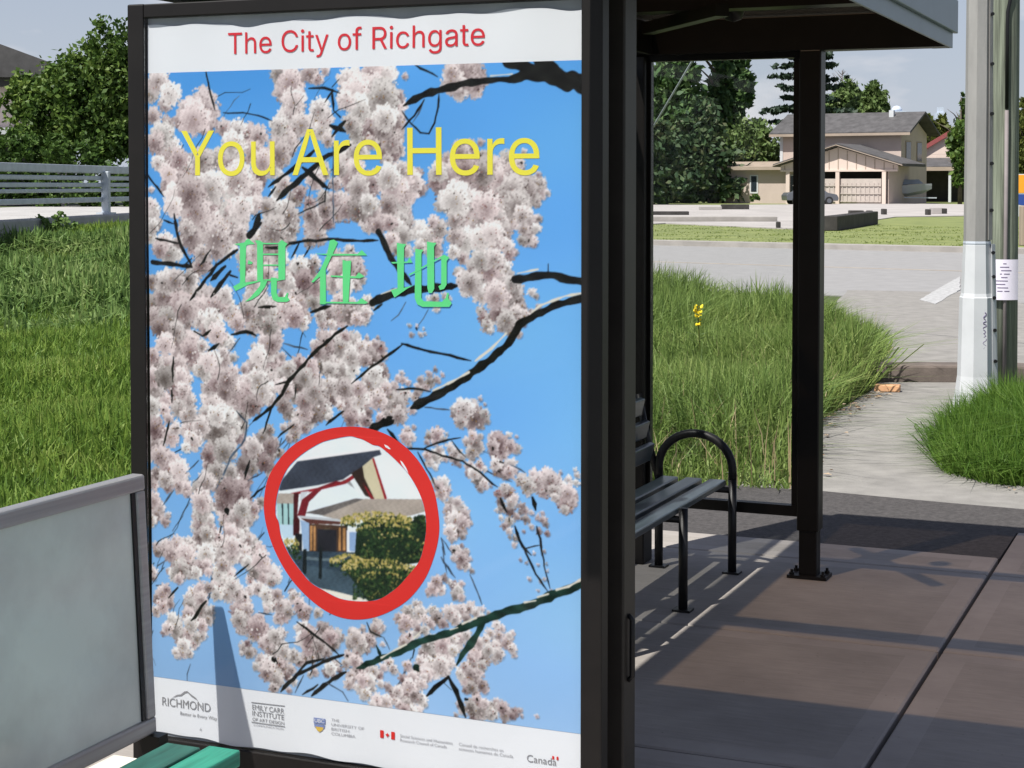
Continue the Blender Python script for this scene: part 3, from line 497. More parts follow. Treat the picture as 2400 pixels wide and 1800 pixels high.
OUTLINES = """A|943|32,0;396,1000;543,1000;910,0;777,0;564,595;556,618;548,643;539,670;529,700;519,732;508,766;497,804;484,846;471,891;456,940;482,940;468,891;454,845;441,803;429,764;418,729;408,697;399,668;390,641;382,617;374,595;167,0/216,279;216,391;727,391;727,279
C|1003|526,-13;475,-11;426,-3;380,9;337,27;295,49;257,76;222,107;190,143;162,183;137,227;116,274;100,325;88,380;82,438;79,499;82,561;88,619;100,674;116,725;137,773;162,817;190,857;222,892;257,923;295,951;337,973;380,991;426,1003;475,1011;526,1013;556,1013;585,1010;613,1005;641,999;669,991;695,982;721,970;745,957;768,943;790,926;811,908;831,889;849,868;865,846;880,822;894,798;905,771;915,744;923,715;930,685;803,685;798,705;791,724;784,742;775,759;765,776;755,791;743,805;730,818;717,831;702,842;687,852;671,861;655,870;638,877;620,883;602,887;583,891;564,894;545,895;526,896;489,894;455,889;422,879;391,866;361,850;333,829;307,806;284,779;264,749;246,715;230,678;219,638;210,595;205,549;203,499;205,450;210,404;219,361;231,321;246,284;264,251;285,220;308,194;333,170;361,150;391,133;423,121;455,111;490,106;526,104;545,105;564,106;583,109;602,113;620,118;638,124;655,131;671,139;687,148;702,158;717,170;730,182;743,195;755,210;765,225;775,241;784,258;791,276;798,295;803,315;930,315;924,285;916,257;906,229;894,203;881,178;866,155;849,132;831,112;812,92;791,74;769,58;746,43;721,30;696,19;669,9;642,1;614,-5;585,-10;556,-13
H|1016|118,0;118,1000;245,1000;245,568;771,568;771,1000;898,1000;898,0;771,0;771,456;245,456;245,0
R|883|118,0;118,1000;464,1000;508,998;550,994;588,986;623,975;655,960;683,943;709,924;732,902;751,878;767,851;781,823;791,792;799,761;803,727;805,692;803,657;799,623;791,592;781,562;767,534;751,507;731,484;709,462;683,443;654,427;622,413;587,402;549,395;508,390;464,389;245,389;245,0/245,501;459,501;489,502;517,505;542,510;565,516;585,524;604,535;620,546;634,559;646,574;656,591;664,608;670,627;675,648;678,669;679,692;678,715;675,737;670,758;664,777;656,796;646,812;634,828;620,841;603,854;585,864;564,873;541,880;516,885;488,888;458,889;245,889/694,0;452,450;595,450;841,0
T|882|62,888;62,1000;819,1000;819,888;505,888;505,0;379,0;379,888
Y|928|400,0;400,409;32,1000;179,1000;378,677;391,656;403,635;415,614;426,594;437,574;447,554;458,531;469,507;480,481;491,453;440,453;451,481;461,508;472,532;483,555;494,576;504,596;516,616;527,636;539,657;551,677;749,1000;895,1000;527,409;527,0
a|765|314,-17;286,-16;260,-13;234,-7;209,0;186,10;163,21;143,35;125,50;108,68;94,88;81,109;72,132;65,157;61,184;60,212;61,237;64,260;69,281;76,299;85,316;96,332;108,346;121,358;136,370;152,380;170,388;188,396;206,403;226,409;246,414;267,418;288,422;309,426;329,429;350,432;376,436;400,439;422,441;442,444;459,446;475,448;489,450;502,454;513,457;521,462;529,467;534,473;538,481;541,490;542,501;542,505;541,523;539,539;535,555;530,570;524,583;516,596;507,607;497,617;485,625;471,633;457,639;441,644;423,648;405,650;385,650;364,650;345,648;326,644;309,640;293,634;279,626;265,619;253,610;241,601;231,591;222,581;214,571;207,560;201,549;197,538;81,572;92,598;105,622;120,644;136,663;154,680;174,695;194,709;216,720;238,730;261,738;285,744;309,749;333,753;357,755;381,756;398,755;415,754;432,752;451,749;470,746;489,741;508,735;526,727;544,719;562,708;579,697;594,683;609,667;622,649;634,630;644,608;652,583;657,556;661,526;662,494;662,0;544,0;544,102;536,102;530,91;523,81;515,70;506,59;495,48;484,38;471,28;456,18;440,10;423,2;405,-5;384,-10;362,-14;339,-16/335,89;361,90;385,93;408,99;429,106;448,115;465,127;481,139;495,152;507,167;518,183;526,200;533,217;538,235;541,253;542,271;542,373;538,370;533,366;527,363;519,360;510,358;500,355;490,353;479,350;467,348;455,346;442,344;430,342;418,340;406,338;394,337;345,330;328,328;311,325;295,321;279,317;264,312;250,306;236,299;224,292;213,283;203,274;195,263;189,251;184,238;181,222;181,206;181,191;184,177;188,165;193,153;200,142;209,132;219,123;230,115;242,109;255,103;269,98;285,94;301,91;317,90
c|778|407,-16;368,-14;330,-8;295,1;261,15;230,32;200,53;174,77;150,104;129,134;110,167;95,203;83,241;74,281;69,324;67,368;69,414;74,457;83,498;95,536;110,572;129,605;150,636;174,663;200,687;230,707;261,725;295,738;330,748;368,754;407,756;429,755;450,753;471,751;491,746;511,741;530,735;549,728;566,719;583,710;600,700;615,688;630,676;643,663;656,648;668,633;679,617;689,600;697,582;705,564;711,544;595,515;592,526;588,538;583,548;577,559;571,568;564,578;556,587;548,595;540,603;531,611;521,618;510,624;499,629;488,634;476,639;463,642;450,645;436,647;422,648;407,648;379,647;352,642;328,634;306,624;285,610;267,593;250,575;236,554;224,532;213,508;205,482;198,455;193,427;190,398;189,368;190,339;193,311;198,283;205,257;213,231;224,207;236,184;250,164;267,146;285,130;306,116;328,105;352,97;379,93;407,91;422,92;437,93;451,95;464,98;477,101;489,106;501,111;512,116;522,123;532,130;542,138;550,146;559,155;566,164;573,174;580,185;585,196;590,207;594,218;598,230;713,201;707,181;700,162;691,144;682,127;671,110;659,95;646,80;632,67;618,54;602,42;586,31;568,21;550,13;532,5;512,-1;492,-7;472,-11;451,-14;429,-16
e|794|417,-16;375,-14;335,-8;297,1;262,15;230,32;200,53;173,77;149,104;128,134;109,167;94,202;82,240;74,280;69,323;67,367;69,412;74,455;82,495;94,533;109,569;127,603;147,633;171,661;197,685;226,706;258,724;291,738;326,748;364,754;403,756;428,755;452,752;476,748;499,743;522,735;545,726;567,715;588,702;608,687;628,670;646,651;662,630;677,607;690,582;702,554;712,524;720,492;725,458;728,421;730,381;730,333;189,333;190,317;193,287;199,259;207,233;217,209;229,187;244,167;260,149;277,134;297,121;318,110;341,101;365,95;391,92;417,91;435,91;452,93;468,95;484,99;499,104;513,109;526,116;539,124;550,133;561,143;571,154;580,166;588,179;595,193;601,207;717,179;710,156;700,135;688,114;674,95;659,77;641,60;622,45;601,32;579,19;555,9;530,0;504,-7;476,-12;447,-15/609,434;605,454;600,480;594,504;585,528;575,550;563,569;549,587;533,603;516,617;497,628;476,637;454,644;429,648;403,649;377,648;352,644;329,637;308,628;288,616;269,602;253,587;238,569;225,550;214,530;205,508;198,486;193,463;190,439;190,434
f|499|448,746;448,643;13,643;13,746/158,0;158,848;160,873;163,896;169,917;177,937;188,955;200,971;215,986;230,999;247,1010;266,1020;285,1028;305,1034;326,1038;347,1041;368,1042;384,1041;399,1041;413,1039;425,1038;437,1036;447,1033;457,1031;465,1029;471,1026;477,1024;447,921;443,922;439,924;434,925;429,926;422,928;416,929;409,930;401,931;392,931;383,932;362,930;344,927;328,922;314,914;303,904;294,892;287,878;282,862;280,843;279,823;279,0
g|836|407,-296;375,-295;344,-293;315,-288;288,-282;263,-274;239,-265;218,-255;197,-243;179,-230;162,-216;146,-202;132,-186;120,-170;109,-153;99,-136;199,-80;206,-89;213,-99;221,-109;230,-119;239,-130;249,-140;261,-149;274,-158;288,-166;303,-173;320,-180;339,-185;360,-188;382,-191;407,-191;442,-190;474,-184;503,-176;530,-163;555,-148;575,-128;591,-105;603,-78;610,-46;612,-11;612,134;602,134;596,125;589,115;581,104;573,93;563,82;553,70;541,59;527,49;512,40;496,31;478,23;457,17;435,13;410,10;383,9;348,11;314,16;282,25;251,37;221,52;194,71;169,93;146,118;126,146;108,177;94,211;82,248;74,288;69,331;67,376;69,421;74,463;82,503;93,541;108,577;126,609;146,639;168,665;193,688;221,709;250,726;282,739;314,748;349,754;385,756;412,755;437,752;459,747;480,741;498,733;515,723;530,713;544,703;556,692;566,680;576,668;584,657;592,646;599,636;605,627;615,627;615,746;732,746;732,-17;730,-55;725,-90;717,-121;704,-150;689,-177;670,-200;649,-221;625,-239;599,-254;571,-267;541,-278;509,-286;477,-291;442,-295/403,116;429,117;454,121;477,127;498,136;518,148;536,161;552,177;566,195;579,216;590,238;598,262;605,289;610,317;613,347;614,379;613,410;610,439;605,467;599,494;590,519;579,542;567,563;553,582;537,599;519,614;499,626;478,636;454,643;429,647;403,648;376,647;350,643;327,635;305,625;285,612;267,597;251,580;237,560;224,539;213,516;205,491;198,465;193,437;190,408;189,379;190,348;193,319;198,291;205,265;214,241;224,218;237,198;251,179;268,163;286,149;306,137;327,128;351,121;376,117
h|806|223,446;223,0;103,0;103,1000;223,1000;223,565;201,565;216,604;233,638;253,667;275,692;299,712;325,728;353,740;383,749;414,754;447,756;477,754;505,751;531,744;557,736;580,724;602,711;622,694;640,676;656,654;670,631;681,604;690,575;697,544;701,509;702,472;702,0;582,0;582,462;580,496;575,526;566,553;553,577;537,598;517,616;495,629;470,639;443,645;413,647;392,646;372,643;352,639;334,632;316,624;300,614;285,602;271,588;259,573;248,556;239,537;232,517;227,494;224,471
i|328|103,0;103,746;223,746;223,0/164,870;151,871;139,874;127,879;116,885;106,894;97,903;90,914;85,925;82,937;81,950;82,963;85,975;90,986;97,997;106,1006;116,1015;127,1021;139,1026;151,1029;164,1030;178,1029;191,1026;203,1021;214,1015;224,1006;233,997;240,986;244,975;247,963;248,950;247,937;244,925;240,914;233,903;224,894;214,885;203,879;191,874;178,871
o|816|407,-16;368,-14;330,-8;295,1;261,15;230,32;200,53;174,77;150,104;129,134;110,167;95,203;83,241;74,281;69,324;67,368;69,414;74,457;83,498;95,536;110,572;129,605;150,636;174,663;200,687;230,707;261,725;295,738;330,748;368,754;407,756;447,754;485,748;521,738;555,725;587,707;616,687;643,663;667,636;688,605;706,572;722,536;734,498;742,457;747,414;749,368;747,324;742,281;734,241;722,203;706,167;688,134;667,104;643,77;616,53;587,32;555,15;521,1;485,-8;447,-14/407,91;436,93;463,97;488,105;511,116;531,130;550,146;566,164;581,184;593,207;604,231;612,257;619,283;624,311;627,339;628,368;627,398;624,427;619,455;612,481;604,507;593,532;581,554;566,575;550,593;531,610;511,624;488,634;463,642;436,647;407,648;379,647;352,642;328,634;306,624;285,610;267,593;250,575;236,554;224,532;213,508;205,482;198,455;193,427;190,398;189,368;190,339;193,311;198,283;205,257;213,231;224,207;236,184;250,164;267,146;285,130;306,116;328,105;352,97;379,93
r|509|103,0;103,746;219,746;219,631;227,631;236,653;248,672;263,691;280,707;300,722;321,734;344,744;368,751;393,755;419,756;425,756;431,756;437,756;444,756;451,756;479,754;479,634;476,634;472,635;466,636;460,637;452,638;443,639;435,639;426,640;416,640;407,640;386,639;367,637;348,632;330,626;313,618;297,609;282,598;269,586;258,572;247,557;239,541;232,524;227,506;224,486;223,466;223,0
t|447|401,746;401,643;13,643;13,746/128,926;248,926;248,192;248,173;251,157;255,143;260,131;267,120;276,112;288,106;301,102;317,99;335,98;340,98;345,98;351,99;357,99;364,100;371,101;378,102;384,103;391,104;397,105;419,3;411,1;403,-1;395,-3;386,-4;377,-5;368,-6;358,-7;349,-8;340,-8;331,-8;294,-6;260,0;230,10;204,24;181,42;162,64;147,88;136,117;130,148;128,183
u|806|358,-10;329,-9;301,-5;275,1;250,10;226,21;204,35;184,51;166,70;150,91;136,115;124,142;115,171;109,202;105,237;103,273;103,746;223,746;223,283;225,250;231,220;240,192;253,168;269,147;289,130;311,116;336,106;363,101;393,99;414,100;434,102;454,107;472,113;490,122;506,132;521,144;534,158;546,173;557,190;566,209;573,230;578,252;581,275;582,300;582,746;702,746;702,0;586,0;586,181;604,181;589,141;571,107;552,78;530,53;505,33;479,18;451,6;422,-3;391,-8
y|765|93,-272;121,-168;140,-172;154,-175;167,-176;180,-177;192,-176;204,-175;215,-172;226,-168;237,-162;247,-154;256,-145;265,-134;274,-121;282,-106;289,-89;296,-70;319,-3;34,746;166,746;325,305;334,278;344,251;352,224;360,197;367,170;374,144;381,118;389,92;396,66;404,41;361,41;369,66;376,92;383,118;391,144;398,171;405,198;413,224;422,251;431,278;440,305;600,746;730,746;401,-114;392,-137;382,-158;371,-177;359,-194;347,-210;334,-225;320,-238;306,-249;290,-259;274,-267;257,-273;239,-279;220,-282;200,-284;180,-285;168,-285;157,-285;146,-284;136,-283;127,-281;118,-280;111,-278;104,-276;98,-274"""
def poly_mask(pts, X, Y):
    inside = np.zeros(X.shape, bool)
    n = len(pts)
    for i in range(n):
        x1, y1 = pts[i]; x2, y2 = pts[(i + 1) % n]
        if y1 == y2: continue
        c = ((y1 > Y) != (y2 > Y)) & (X < (x2 - x1) * (Y - y1) / (y2 - y1) + x1)
        inside ^= c
    return inside

def pts_of(s): return [tuple(float(v) for v in q.split(',')) for q in s.split(';')]

PX = 1.1                       # mm per canvas cell
A1, B0, B1 = 1210.0, 352.0, 1941.0
def paint_blossom_print():
    """sRGB colours of the printed blossom photograph, row 0 at the top"""
    rs = np.random.RandomState(5)
    W = int(A1 / PX); H = int((B1 - B0) / PX)
    yy, xx = np.mgrid[0:H, 0:W]
    A = (xx + .5) * PX; B = B1 - (yy + .5) * PX
    t = (B1 - B) / (B1 - B0)
    top = np.array([88, 164, 236.]); mid = np.array([118, 182, 244.]); bot = np.array([154, 194, 236.])
    k = np.clip(t / .55, 0, 1)[..., None]; k2 = np.clip((t - .55) / .45, 0, 1)[..., None]
    img = top * (1 - k) + mid * k; img = img * (1 - k2) + bot * k2
    img += (np.clip(.5 - A / A1, -.5, .5) * -14)[..., None]
    img += (6 * np.sin(A / 170 + B / 90) + 4 * np.sin(B / 61 - A / 140))[..., None] * .5
    def stamp(a, b, rx, ry, th, col, soft=2.5, edge=.14):
        cx = a / PX; cy = (B1 - b) / PX; rx = rx / PX; ry = ry / PX
        m = int(max(rx, ry) + 2)
        x0, x1 = max(0, int(cx) - m), min(W, int(cx) + m + 1); y0, y1 = max(0, int(cy) - m), min(H, int(cy) + m + 1)
        if x0 >= x1 or y0 >= y1: return
        gx = xx[y0:y1, x0:x1] - cx; gy = yy[y0:y1, x0:x1] - cy
        c, s = math.cos(th), math.sin(th)
        d = ((gx * c + gy * s) / rx) ** 2 + ((gy * c - gx * s) / ry) ** 2
        al = np.clip((1 - d) * soft, 0, 1)[..., None]
        sh = (1 - edge + edge * 1.5 * np.minimum(d, 1))[..., None]
        w = img[y0:y1, x0:x1]
        w += al * (np.minimum(col * sh, 250) - w)
    cl = np.array([[float(v) for v in e.split(',')] for e in CLUSTERS.split()])
    n = len(cl)
    tone = rs.normal(.74, .25, n); pink = rs.uniform(0, 1, n)
    # neighbouring heads share a tone, so whole sprays read light or mauve
    fld = lambda a, b: .11 * np.sin(a / 95. + 1.3 * np.sin(b / 130.)) + .10 * np.sin(b / 84. - a / 150. + 2)
    tone += fld(cl[:, 0], cl[:, 1])
    DARK = np.array([104, 82, 84.]); GREY = np.array([112, 104, 100.]); LIGHT = np.array([255, 250, 247.]); PINK = np.array([234, 206, 207.])
    order = rs.permutation(n)
    def ball(a, b, r, lo, hi, k):
        """one pompom: pale ragged rim, mauve heart a little below the middle"""
        cx = a / PX; cy = (B1 - b) / PX; R = r / PX; m = int(R * 1.3 + 2)
        x0, x1 = max(0, int(cx) - m), min(W, int(cx) + m + 1); y0, y1 = max(0, int(cy) - m), min(H, int(cy) + m + 1)
        if x0 >= x1 or y0 >= y1: return
        gx = (xx[y0:y1, x0:x1] - cx) / R; gy = (yy[y0:y1, x0:x1] - cy) / R
        an = np.arctan2(gy, gx); wob = 1 + .10 * np.sin(3 * an + k) + .09 * np.sin(7 * an + 2.3 * k) + .06 * np.sin(13 * an + k * 1.7)
        d = np.hypot(gx, gy) / wob
        sh = np.clip(.58 + .40 * d ** 1.6 - .34 * gy + .12 * gx - .52 * np.exp(-((gx + .1) ** 2 + (gy - .30) ** 2) / .22), 0, 1)
        n = .13 * np.sin(gx * R * .55 + 2 * np.sin(gy * R * .4 + k)) * np.sin(gy * R * .6 + k)
        c = lo + (hi - lo) * np.clip(sh + n, 0, 1)[..., None]
        al = np.clip((1 - d) * R * .22, 0, 1)[..., None]
        w = img[y0:y1, x0:x1]; w += al * (c - w)
    def head(i, part=1.0, light=0.0):
        a, b, r = cl[i]; r = r * .855
        pr0 = 4.6 if r > 16 else max(2.8, r * .36)
        hi = LIGHT * (1 - .5 * pink[i]) + PINK * .5 * pink[i]; lo = DARK * pink[i] + GREY * (1 - pink[i])
        tn = tone[i] + light
        hi2 = lo + (hi - lo) * min(1.06, .42 + .68 * tn); lo2 = lo + (hi - lo) * max(-.12, tn * .75 - .36)
        if part == 1.0:
            stamp(a + 2, b - 3.5, r * 1.04, r * 1.0, 0, lo * .5, .45, 0)      # the gap of shade round the pompom
            ball(a, b, r, lo2, hi2, i * 1.37)
        cnt = int(max(4, 1.15 * (r / pr0) ** 2) * part)
        ph = rs.uniform(0, 6.28, cnt); rho = np.sqrt(rs.uniform(.1, 1.12, cnt))
        for q in range(cnt):
            dx = rho[q] * r * math.cos(ph[q]); dy = rho[q] * r * math.sin(ph[q])
            t_ = min(max(.55 + .34 * dy / r + .40 * (rho[q] - .6) + rs.normal(0, .17), 0), 1.05)
            pr = pr0 * rs.uniform(.5, 1.1)
            stamp(a + dx, b + dy, pr, pr * rs.uniform(.55, .95), rs.uniform(0, 3.14), lo2 + (hi2 - lo2) * t_, 1.3, .06)
        if r > 14:
            for q in range(int(rs.poisson(r / 5.5))):
                f = rs.uniform(0, 6.28); g = rs.uniform(0, .7) * r
                c = np.array([[84, 66, 58], [60, 50, 44], [150, 116, 62], [150, 96, 92]][rs.randint(0, 4)], float)
                stamp(a + g * math.cos(f), b + g * math.sin(f) - .12 * r, rs.uniform(1.2, 2.8), rs.uniform(1.1, 2.2), f, c, 1.4, 0)
            if rs.uniform() < .10:
                f = rs.uniform(0, 6.28)
                stamp(a + .3 * r * math.cos(f), b + .3 * r * math.sin(f), rs.uniform(3, 6), rs.uniform(2, 4), f, np.array([34, 30, 26.]), 1.6, 0)
    def limb(tag, pts):
        col = {'d': (24, 25, 23), 'g': (30, 54, 46), 't': (74, 88, 104), 'h': (226, 221, 206)}[tag]
        col = np.array(col, float)
        for (a0, b0, w0), (a1, b1, w1) in zip(pts[:-1], pts[1:]):
            m = max(w0, w1) + 4
            x0 = max(0, int((min(a0, a1) - m) / PX)); x1 = min(W, int((max(a0, a1) + m) / PX) + 1)
            y0 = max(0, int((B1 - max(b0, b1) - m) / PX)); y1 = min(H, int((B1 - min(b0, b1) + m) / PX) + 1)
            if x0 >= x1 or y0 >= y1: continue
            a = A[y0:y1, x0:x1]; b = B[y0:y1, x0:x1]
            L2 = (a1 - a0) ** 2 + (b1 - b0) ** 2 + 1e-6
            s = np.clip(((a - a0) * (a1 - a0) + (b - b0) * (b1 - b0)) / L2, 0, 1)
            d = np.hypot(a - a0 - s * (a1 - a0), b - b0 - s * (b1 - b0))
            hw = (w0 + s * (w1 - w0)) * .43 * (1 + .12 * np.sin(a * .11 + b * .07) + .07 * np.sin(a * .05 - b * .13))
            al = np.clip((hw - d) / 1.6 + .5, 0, 1)[..., None]
            vary = 1 + .3 * (np.sin(a * .09 + 1.7 * np.sin(b * .07)) * np.sin(b * .12))[..., None] * (tag != 'h')
            w = img[y0:y1, x0:x1]
            w += al * (col * vary - w)
    def roughen(p, tag):
        out = []
        for (a0, b0, w0), (a1, b1, w1) in zip(p[:-1], p[1:]):
            m = max(1, int(math.hypot(a1 - a0, b1 - b0) / 14))
            for q in range(m): out.append([a0 + (a1 - a0) * q / m, b0 + (b1 - b0) * q / m, w0 + (w1 - w0) * q / m])
        out.append(list(p[-1])); g = len(out)
        if tag != 'h':
            for q in range(1, g - 1): out[q][0] += rs.normal(0, .9); out[q][1] += rs.normal(0, .9); out[q][2] *= rs.uniform(.82, 1.15)
            if p[0][0] > 20 and p[0][0] < A1 - 15 and p[0][2] < 17: out[0][2] *= .5
            if p[-1][0] > 20 and p[-1][0] < A1 - 15 and p[-1][2] < 30: out[-1][2] *= .35
        else:
            for q in range(g): out[q][2] *= rs.uniform(.45, 1.15)
        return [tuple(v) for v in out]
    BRS = []
    for ln in BRANCHES.split('\n'):
        tag, p = ln.split(':'); BRS.append((tag, roughen(pts_of(p), tag)))
    for tag, p in BRS:
        if tag == 't': limb(tag, p)
    def twig(a, b, th, L, w, tag):
        p = [(a, b, w)]
        for q in range(6):
            th += rs.normal(0, .22); a += math.cos(th) * L / 6; b += math.sin(th) * L / 6; p.append((a, b, w * (1 - q / 8)))
        limb(tag, p)
    for q in range(70): twig(rs.uniform(0, 640), rs.uniform(380, 1900), rs.uniform(.5, 1.3) + (3.14 if rs.uniform() < .4 else 0), rs.uniform(60, 190), rs.uniform(1.8, 3.6), 'td'[rs.randint(0, 2)])
    for i in order: head(i)
    for q in range(46): twig(rs.uniform(0, 620), rs.uniform(380, 1900), rs.uniform(.6, 1.25) + (3.14 if rs.uniform() < .4 else 0), rs.uniform(50, 150), rs.uniform(1.6, 3.2), 'd')
    for tag, p in BRS:
        if tag in 'dg': limb(tag, p)
        elif tag == 't' and rs.uniform() < .7: limb(tag, p)
    for tag, p in BRS:
        if tag == 'h': limb(tag, p)
    for i in order[: int(n * .10)]: head(i, .22, .12)     # stray florets in front of the twigs
    # the round picture of the gabled house
    inner = pts_of(RING_IN)
    ia = [p[0] for p in inner]; ib = [p[1] for p in inner]
    x0 = int((min(ia) - 30) / PX); x1 = int((max(ia) + 30) / PX); y0 = int((B1 - max(ib) - 30) / PX); y1 = int((B1 - min(ib) + 30) / PX)
    a = A[y0:y1, x0:x1]; b = B[y0:y1, x0:x1]
    keep = img[y0:y1, x0:x1].copy()
    for ln in INSET.split('\n'):
        c, p = ln.split(':'); col = np.array([float(v) for v in c.split(',')])
        img[y0:y1, x0:x1][poly_mask(pts_of(p), a, b)] = col
    sub = img[y0:y1, x0:x1]
    tex = np.sin(a * .35 + 2 * np.sin(b * .21)) * np.sin(b * .55 + np.sin(a * .13)); dim = np.clip((205 - sub.mean(-1)) / 90, .1, 1); sub *= (1.04 + .06 * (rs.normal(0, 1, sub.shape[:2]) * dim)[..., None] + .09 * (tex * dim)[..., None] + (.10 * np.sin(a * .045 + 1) * np.cos(b * .06) * dim)[..., None])
    np.clip(sub, 0, 250, out=sub)
    s6 = lambda u, v: INS_XY(u, v)
    def shrub(u0, u1, v0, v1, cnt, topv):
        for q in range(cnt):
            u = rs.uniform(u0, u1); hump = 1 - abs((u - (u0 + u1) / 2) / ((u1 - u0) / 2)) ** 2.2; vt = v0 + (v1 - v0) * .45 * (1 - hump); v = vt + (v1 - vt) * rs.uniform(0, 1); f = (v - vt) / (v1 - vt)
            aa, bb = s6(u, v)
            if f < topv + rs.normal(0, .08): c = np.array([[206, 184, 104], [176, 164, 92], [226, 206, 140], [120, 122, 62]][rs.randint(0, 4)], float)
            else: c = np.array([[36, 56, 36], [52, 80, 46], [74, 98, 56], [26, 38, 30], [134, 130, 70]][rs.choice(5, p=[.3, .28, .15, .2, .07])], float)
            stamp(aa, bb, rs.uniform(2, 5.5), rs.uniform(1.6, 3.6), rs.uniform(0, 3.1), c, 1.8, .1)
    shrub(560, 1010, 545, 640, 420, .75); shrub(660, 1010, 620, 700, 260, .25); shrub(690, 1110, 680, 860, 420, .05); shrub(1000, 1110, 560, 700, 120, 0)
    shrub(490, 700, 815, 900, 200, .6); shrub(560, 1030, 840, 960, 420, .5); shrub(640, 1000, 920, 1110, 420, .08); shrub(180, 290, 715, 800, 90, .5); shrub(200, 300, 780, 860, 60, 0)
    # grey eave line, soft vignette of the cut-out
    for _ in range(2):
        pp = np.pad(sub, ((1, 1), (1, 1), (0, 0)), 'edge'); sub[:] = (pp[1:-1, 1:-1] * 2 + pp[:-2, 1:-1] + pp[2:, 1:-1] + pp[1:-1, :-2] + pp[1:-1, 2:]) / 6
    msk = poly_mask(inner, a, b)
    sub[~msk] = keep[~msk]
    # print softness
    p = np.pad(img, ((1, 1), (1, 1), (0, 0)), 'edge')
    img = (p[1:-1, 1:-1] * 4 + (p[:-2, 1:-1] + p[2:, 1:-1] + p[1:-1, :-2] + p[1:-1, 2:]) * 1.0) / 8
    return np.clip(img, 0, 255)
# ---------------------------------------------------------------- ground, roads, paths
def sm(x): x = np.clip(x, 0, 1); return x * x * (3 - 2 * x)
def hz(x, y):
    """height of the open ground: flat, with a bank rising towards the bridge"""
    x = np.asarray(x, float); y = np.asarray(y, float)
    bank = .97 * sm((y - 19.5) / 8.0) * sm((-x / np.maximum(y, 1.0) - .03) / .10)
    return -.05 + bank + .02 * np.sin(x * 1.7) * np.sin(y * 1.3) * (y > 9)
ys = np.concatenate([np.linspace(-9, 44, 107), np.geomspace(46, 6000, 40)])
xs = np.concatenate([-np.geomspace(4000, 19, 30), np.linspace(-18, 18, 73), np.geomspace(19, 4000, 30)])
GX, GY = np.meshgrid(xs, ys); GZ = hz(GX, GY)
nx, ny = len(xs), len(ys); ii = np.arange(nx * ny).reshape(ny, nx)
q = np.stack([ii[:-1, :-1], ii[:-1, 1:], ii[1:, 1:], ii[1:, :-1]], -1).reshape(-1, 4)
ground = raw_mesh('ground', np.stack([GX, GY, GZ], -1).reshape(-1, 3), q, np.zeros((0, 3), int), MT['soil'])
tag(ground, 'uneven green ground under the grass', 'ground', kind='structure')

def sheet(name, poly, z0, z1, mat, label, cat):
    o = MB().prism(poly, z0, z1).build(name, mat); return tag(o, label, cat, kind='structure')

# concrete shelter pad: slabs with brushed middles, smooth trowelled borders and open joints
def concrete(name, base, fine, band):
    m, nt, p = new_mat(name); p.inputs['Roughness'].default_value = .85
    t = nt.nodes.new('ShaderNodeTexCoord')
    n1 = nt.nodes.new('ShaderNodeTexNoise'); n1.inputs['Scale'].default_value = 1.6; n1.inputs['Detail'].default_value = 6; n1.inputs['Roughness'].default_value = .65
    mpn = nt.nodes.new('ShaderNodeMapping'); mpn.inputs['Scale'].default_value = (7, 60, 60)
    n2 = nt.nodes.new('ShaderNodeTexNoise'); n2.inputs['Scale'].default_value = 1; n2.inputs['Detail'].default_value = 4
    n3 = nt.nodes.new('ShaderNodeTexVoronoi'); n3.inputs['Scale'].default_value = 17
    r1 = nt.nodes.new('ShaderNodeValToRGB'); r1.color_ramp.elements[0].position = .3; r1.color_ramp.elements[1].position = .7
    b = np.array(base); r1.color_ramp.elements[0].color = (*(b * .74), 1); r1.color_ramp.elements[1].color = (*(b * 1.14), 1)
    r2 = nt.nodes.new('ShaderNodeValToRGB'); r2.color_ramp.elements[0].position = .25; r2.color_ramp.elements[1].position = .75
    r2.color_ramp.elements[0].color = (1 - fine, 1 - fine, 1 - fine, 1); r2.color_ramp.elements[1].color = (1, 1, 1, 1)
    r3 = nt.nodes.new('ShaderNodeValToRGB'); r3.color_ramp.elements[0].position = .02; r3.color_ramp.elements[1].position = .07
    r3.color_ramp.elements[0].color = (.45, .43, .41, 1); r3.color_ramp.elements[1].color = (1, 1, 1, 1)
    m1 = nt.nodes.new('ShaderNodeMixRGB'); m1.blend_type = 'MULTIPLY'; m1.inputs[0].default_value = 1
    m2 = nt.nodes.new('ShaderNodeMixRGB'); m2.blend_type = 'MULTIPLY'; m2.inputs[0].default_value = .8
    L = nt.links.new
    L(t.outputs['Object'], n1.inputs['Vector']); L(t.outputs['Object'], mpn.inputs[0]); L(mpn.outputs[0], n2.inputs['Vector']); L(t.outputs['Object'], n3.inputs['Vector'])
    L(n1.outputs['Fac'], r1.inputs[0]); L(n2.outputs['Fac'], r2.inputs[0]); L(n3.outputs['Distance'], r3.inputs[0])
    L(r1.outputs[0], m1.inputs[1]); L(r2.outputs[0], m1.inputs[2]); L(m1.outputs[0], m2.inputs[1]); L(r3.outputs[0], m2.inputs[2]); L(m2.outputs[0], p.inputs['Base Color'])
    bp = nt.nodes.new('ShaderNodeBump'); bp.inputs['Strength'].default_value = band; bp.inputs['Distance'].default_value = .004
    L(n2.outputs['Fac'], bp.inputs['Height']); L(bp.outputs[0], p.inputs['Normal'])
    return m
MT['brushed'] = concrete('brushed_concrete', (.31, .282, .255), .16, .6)
MT['trowelled'] = concrete('trowelled_concrete', (.33, .30, .275), .06, .15)
MT['jointfill'] = M('dirty_joint', (.045, .04, .036), 1, 0, .2, 20)
pad = MB()
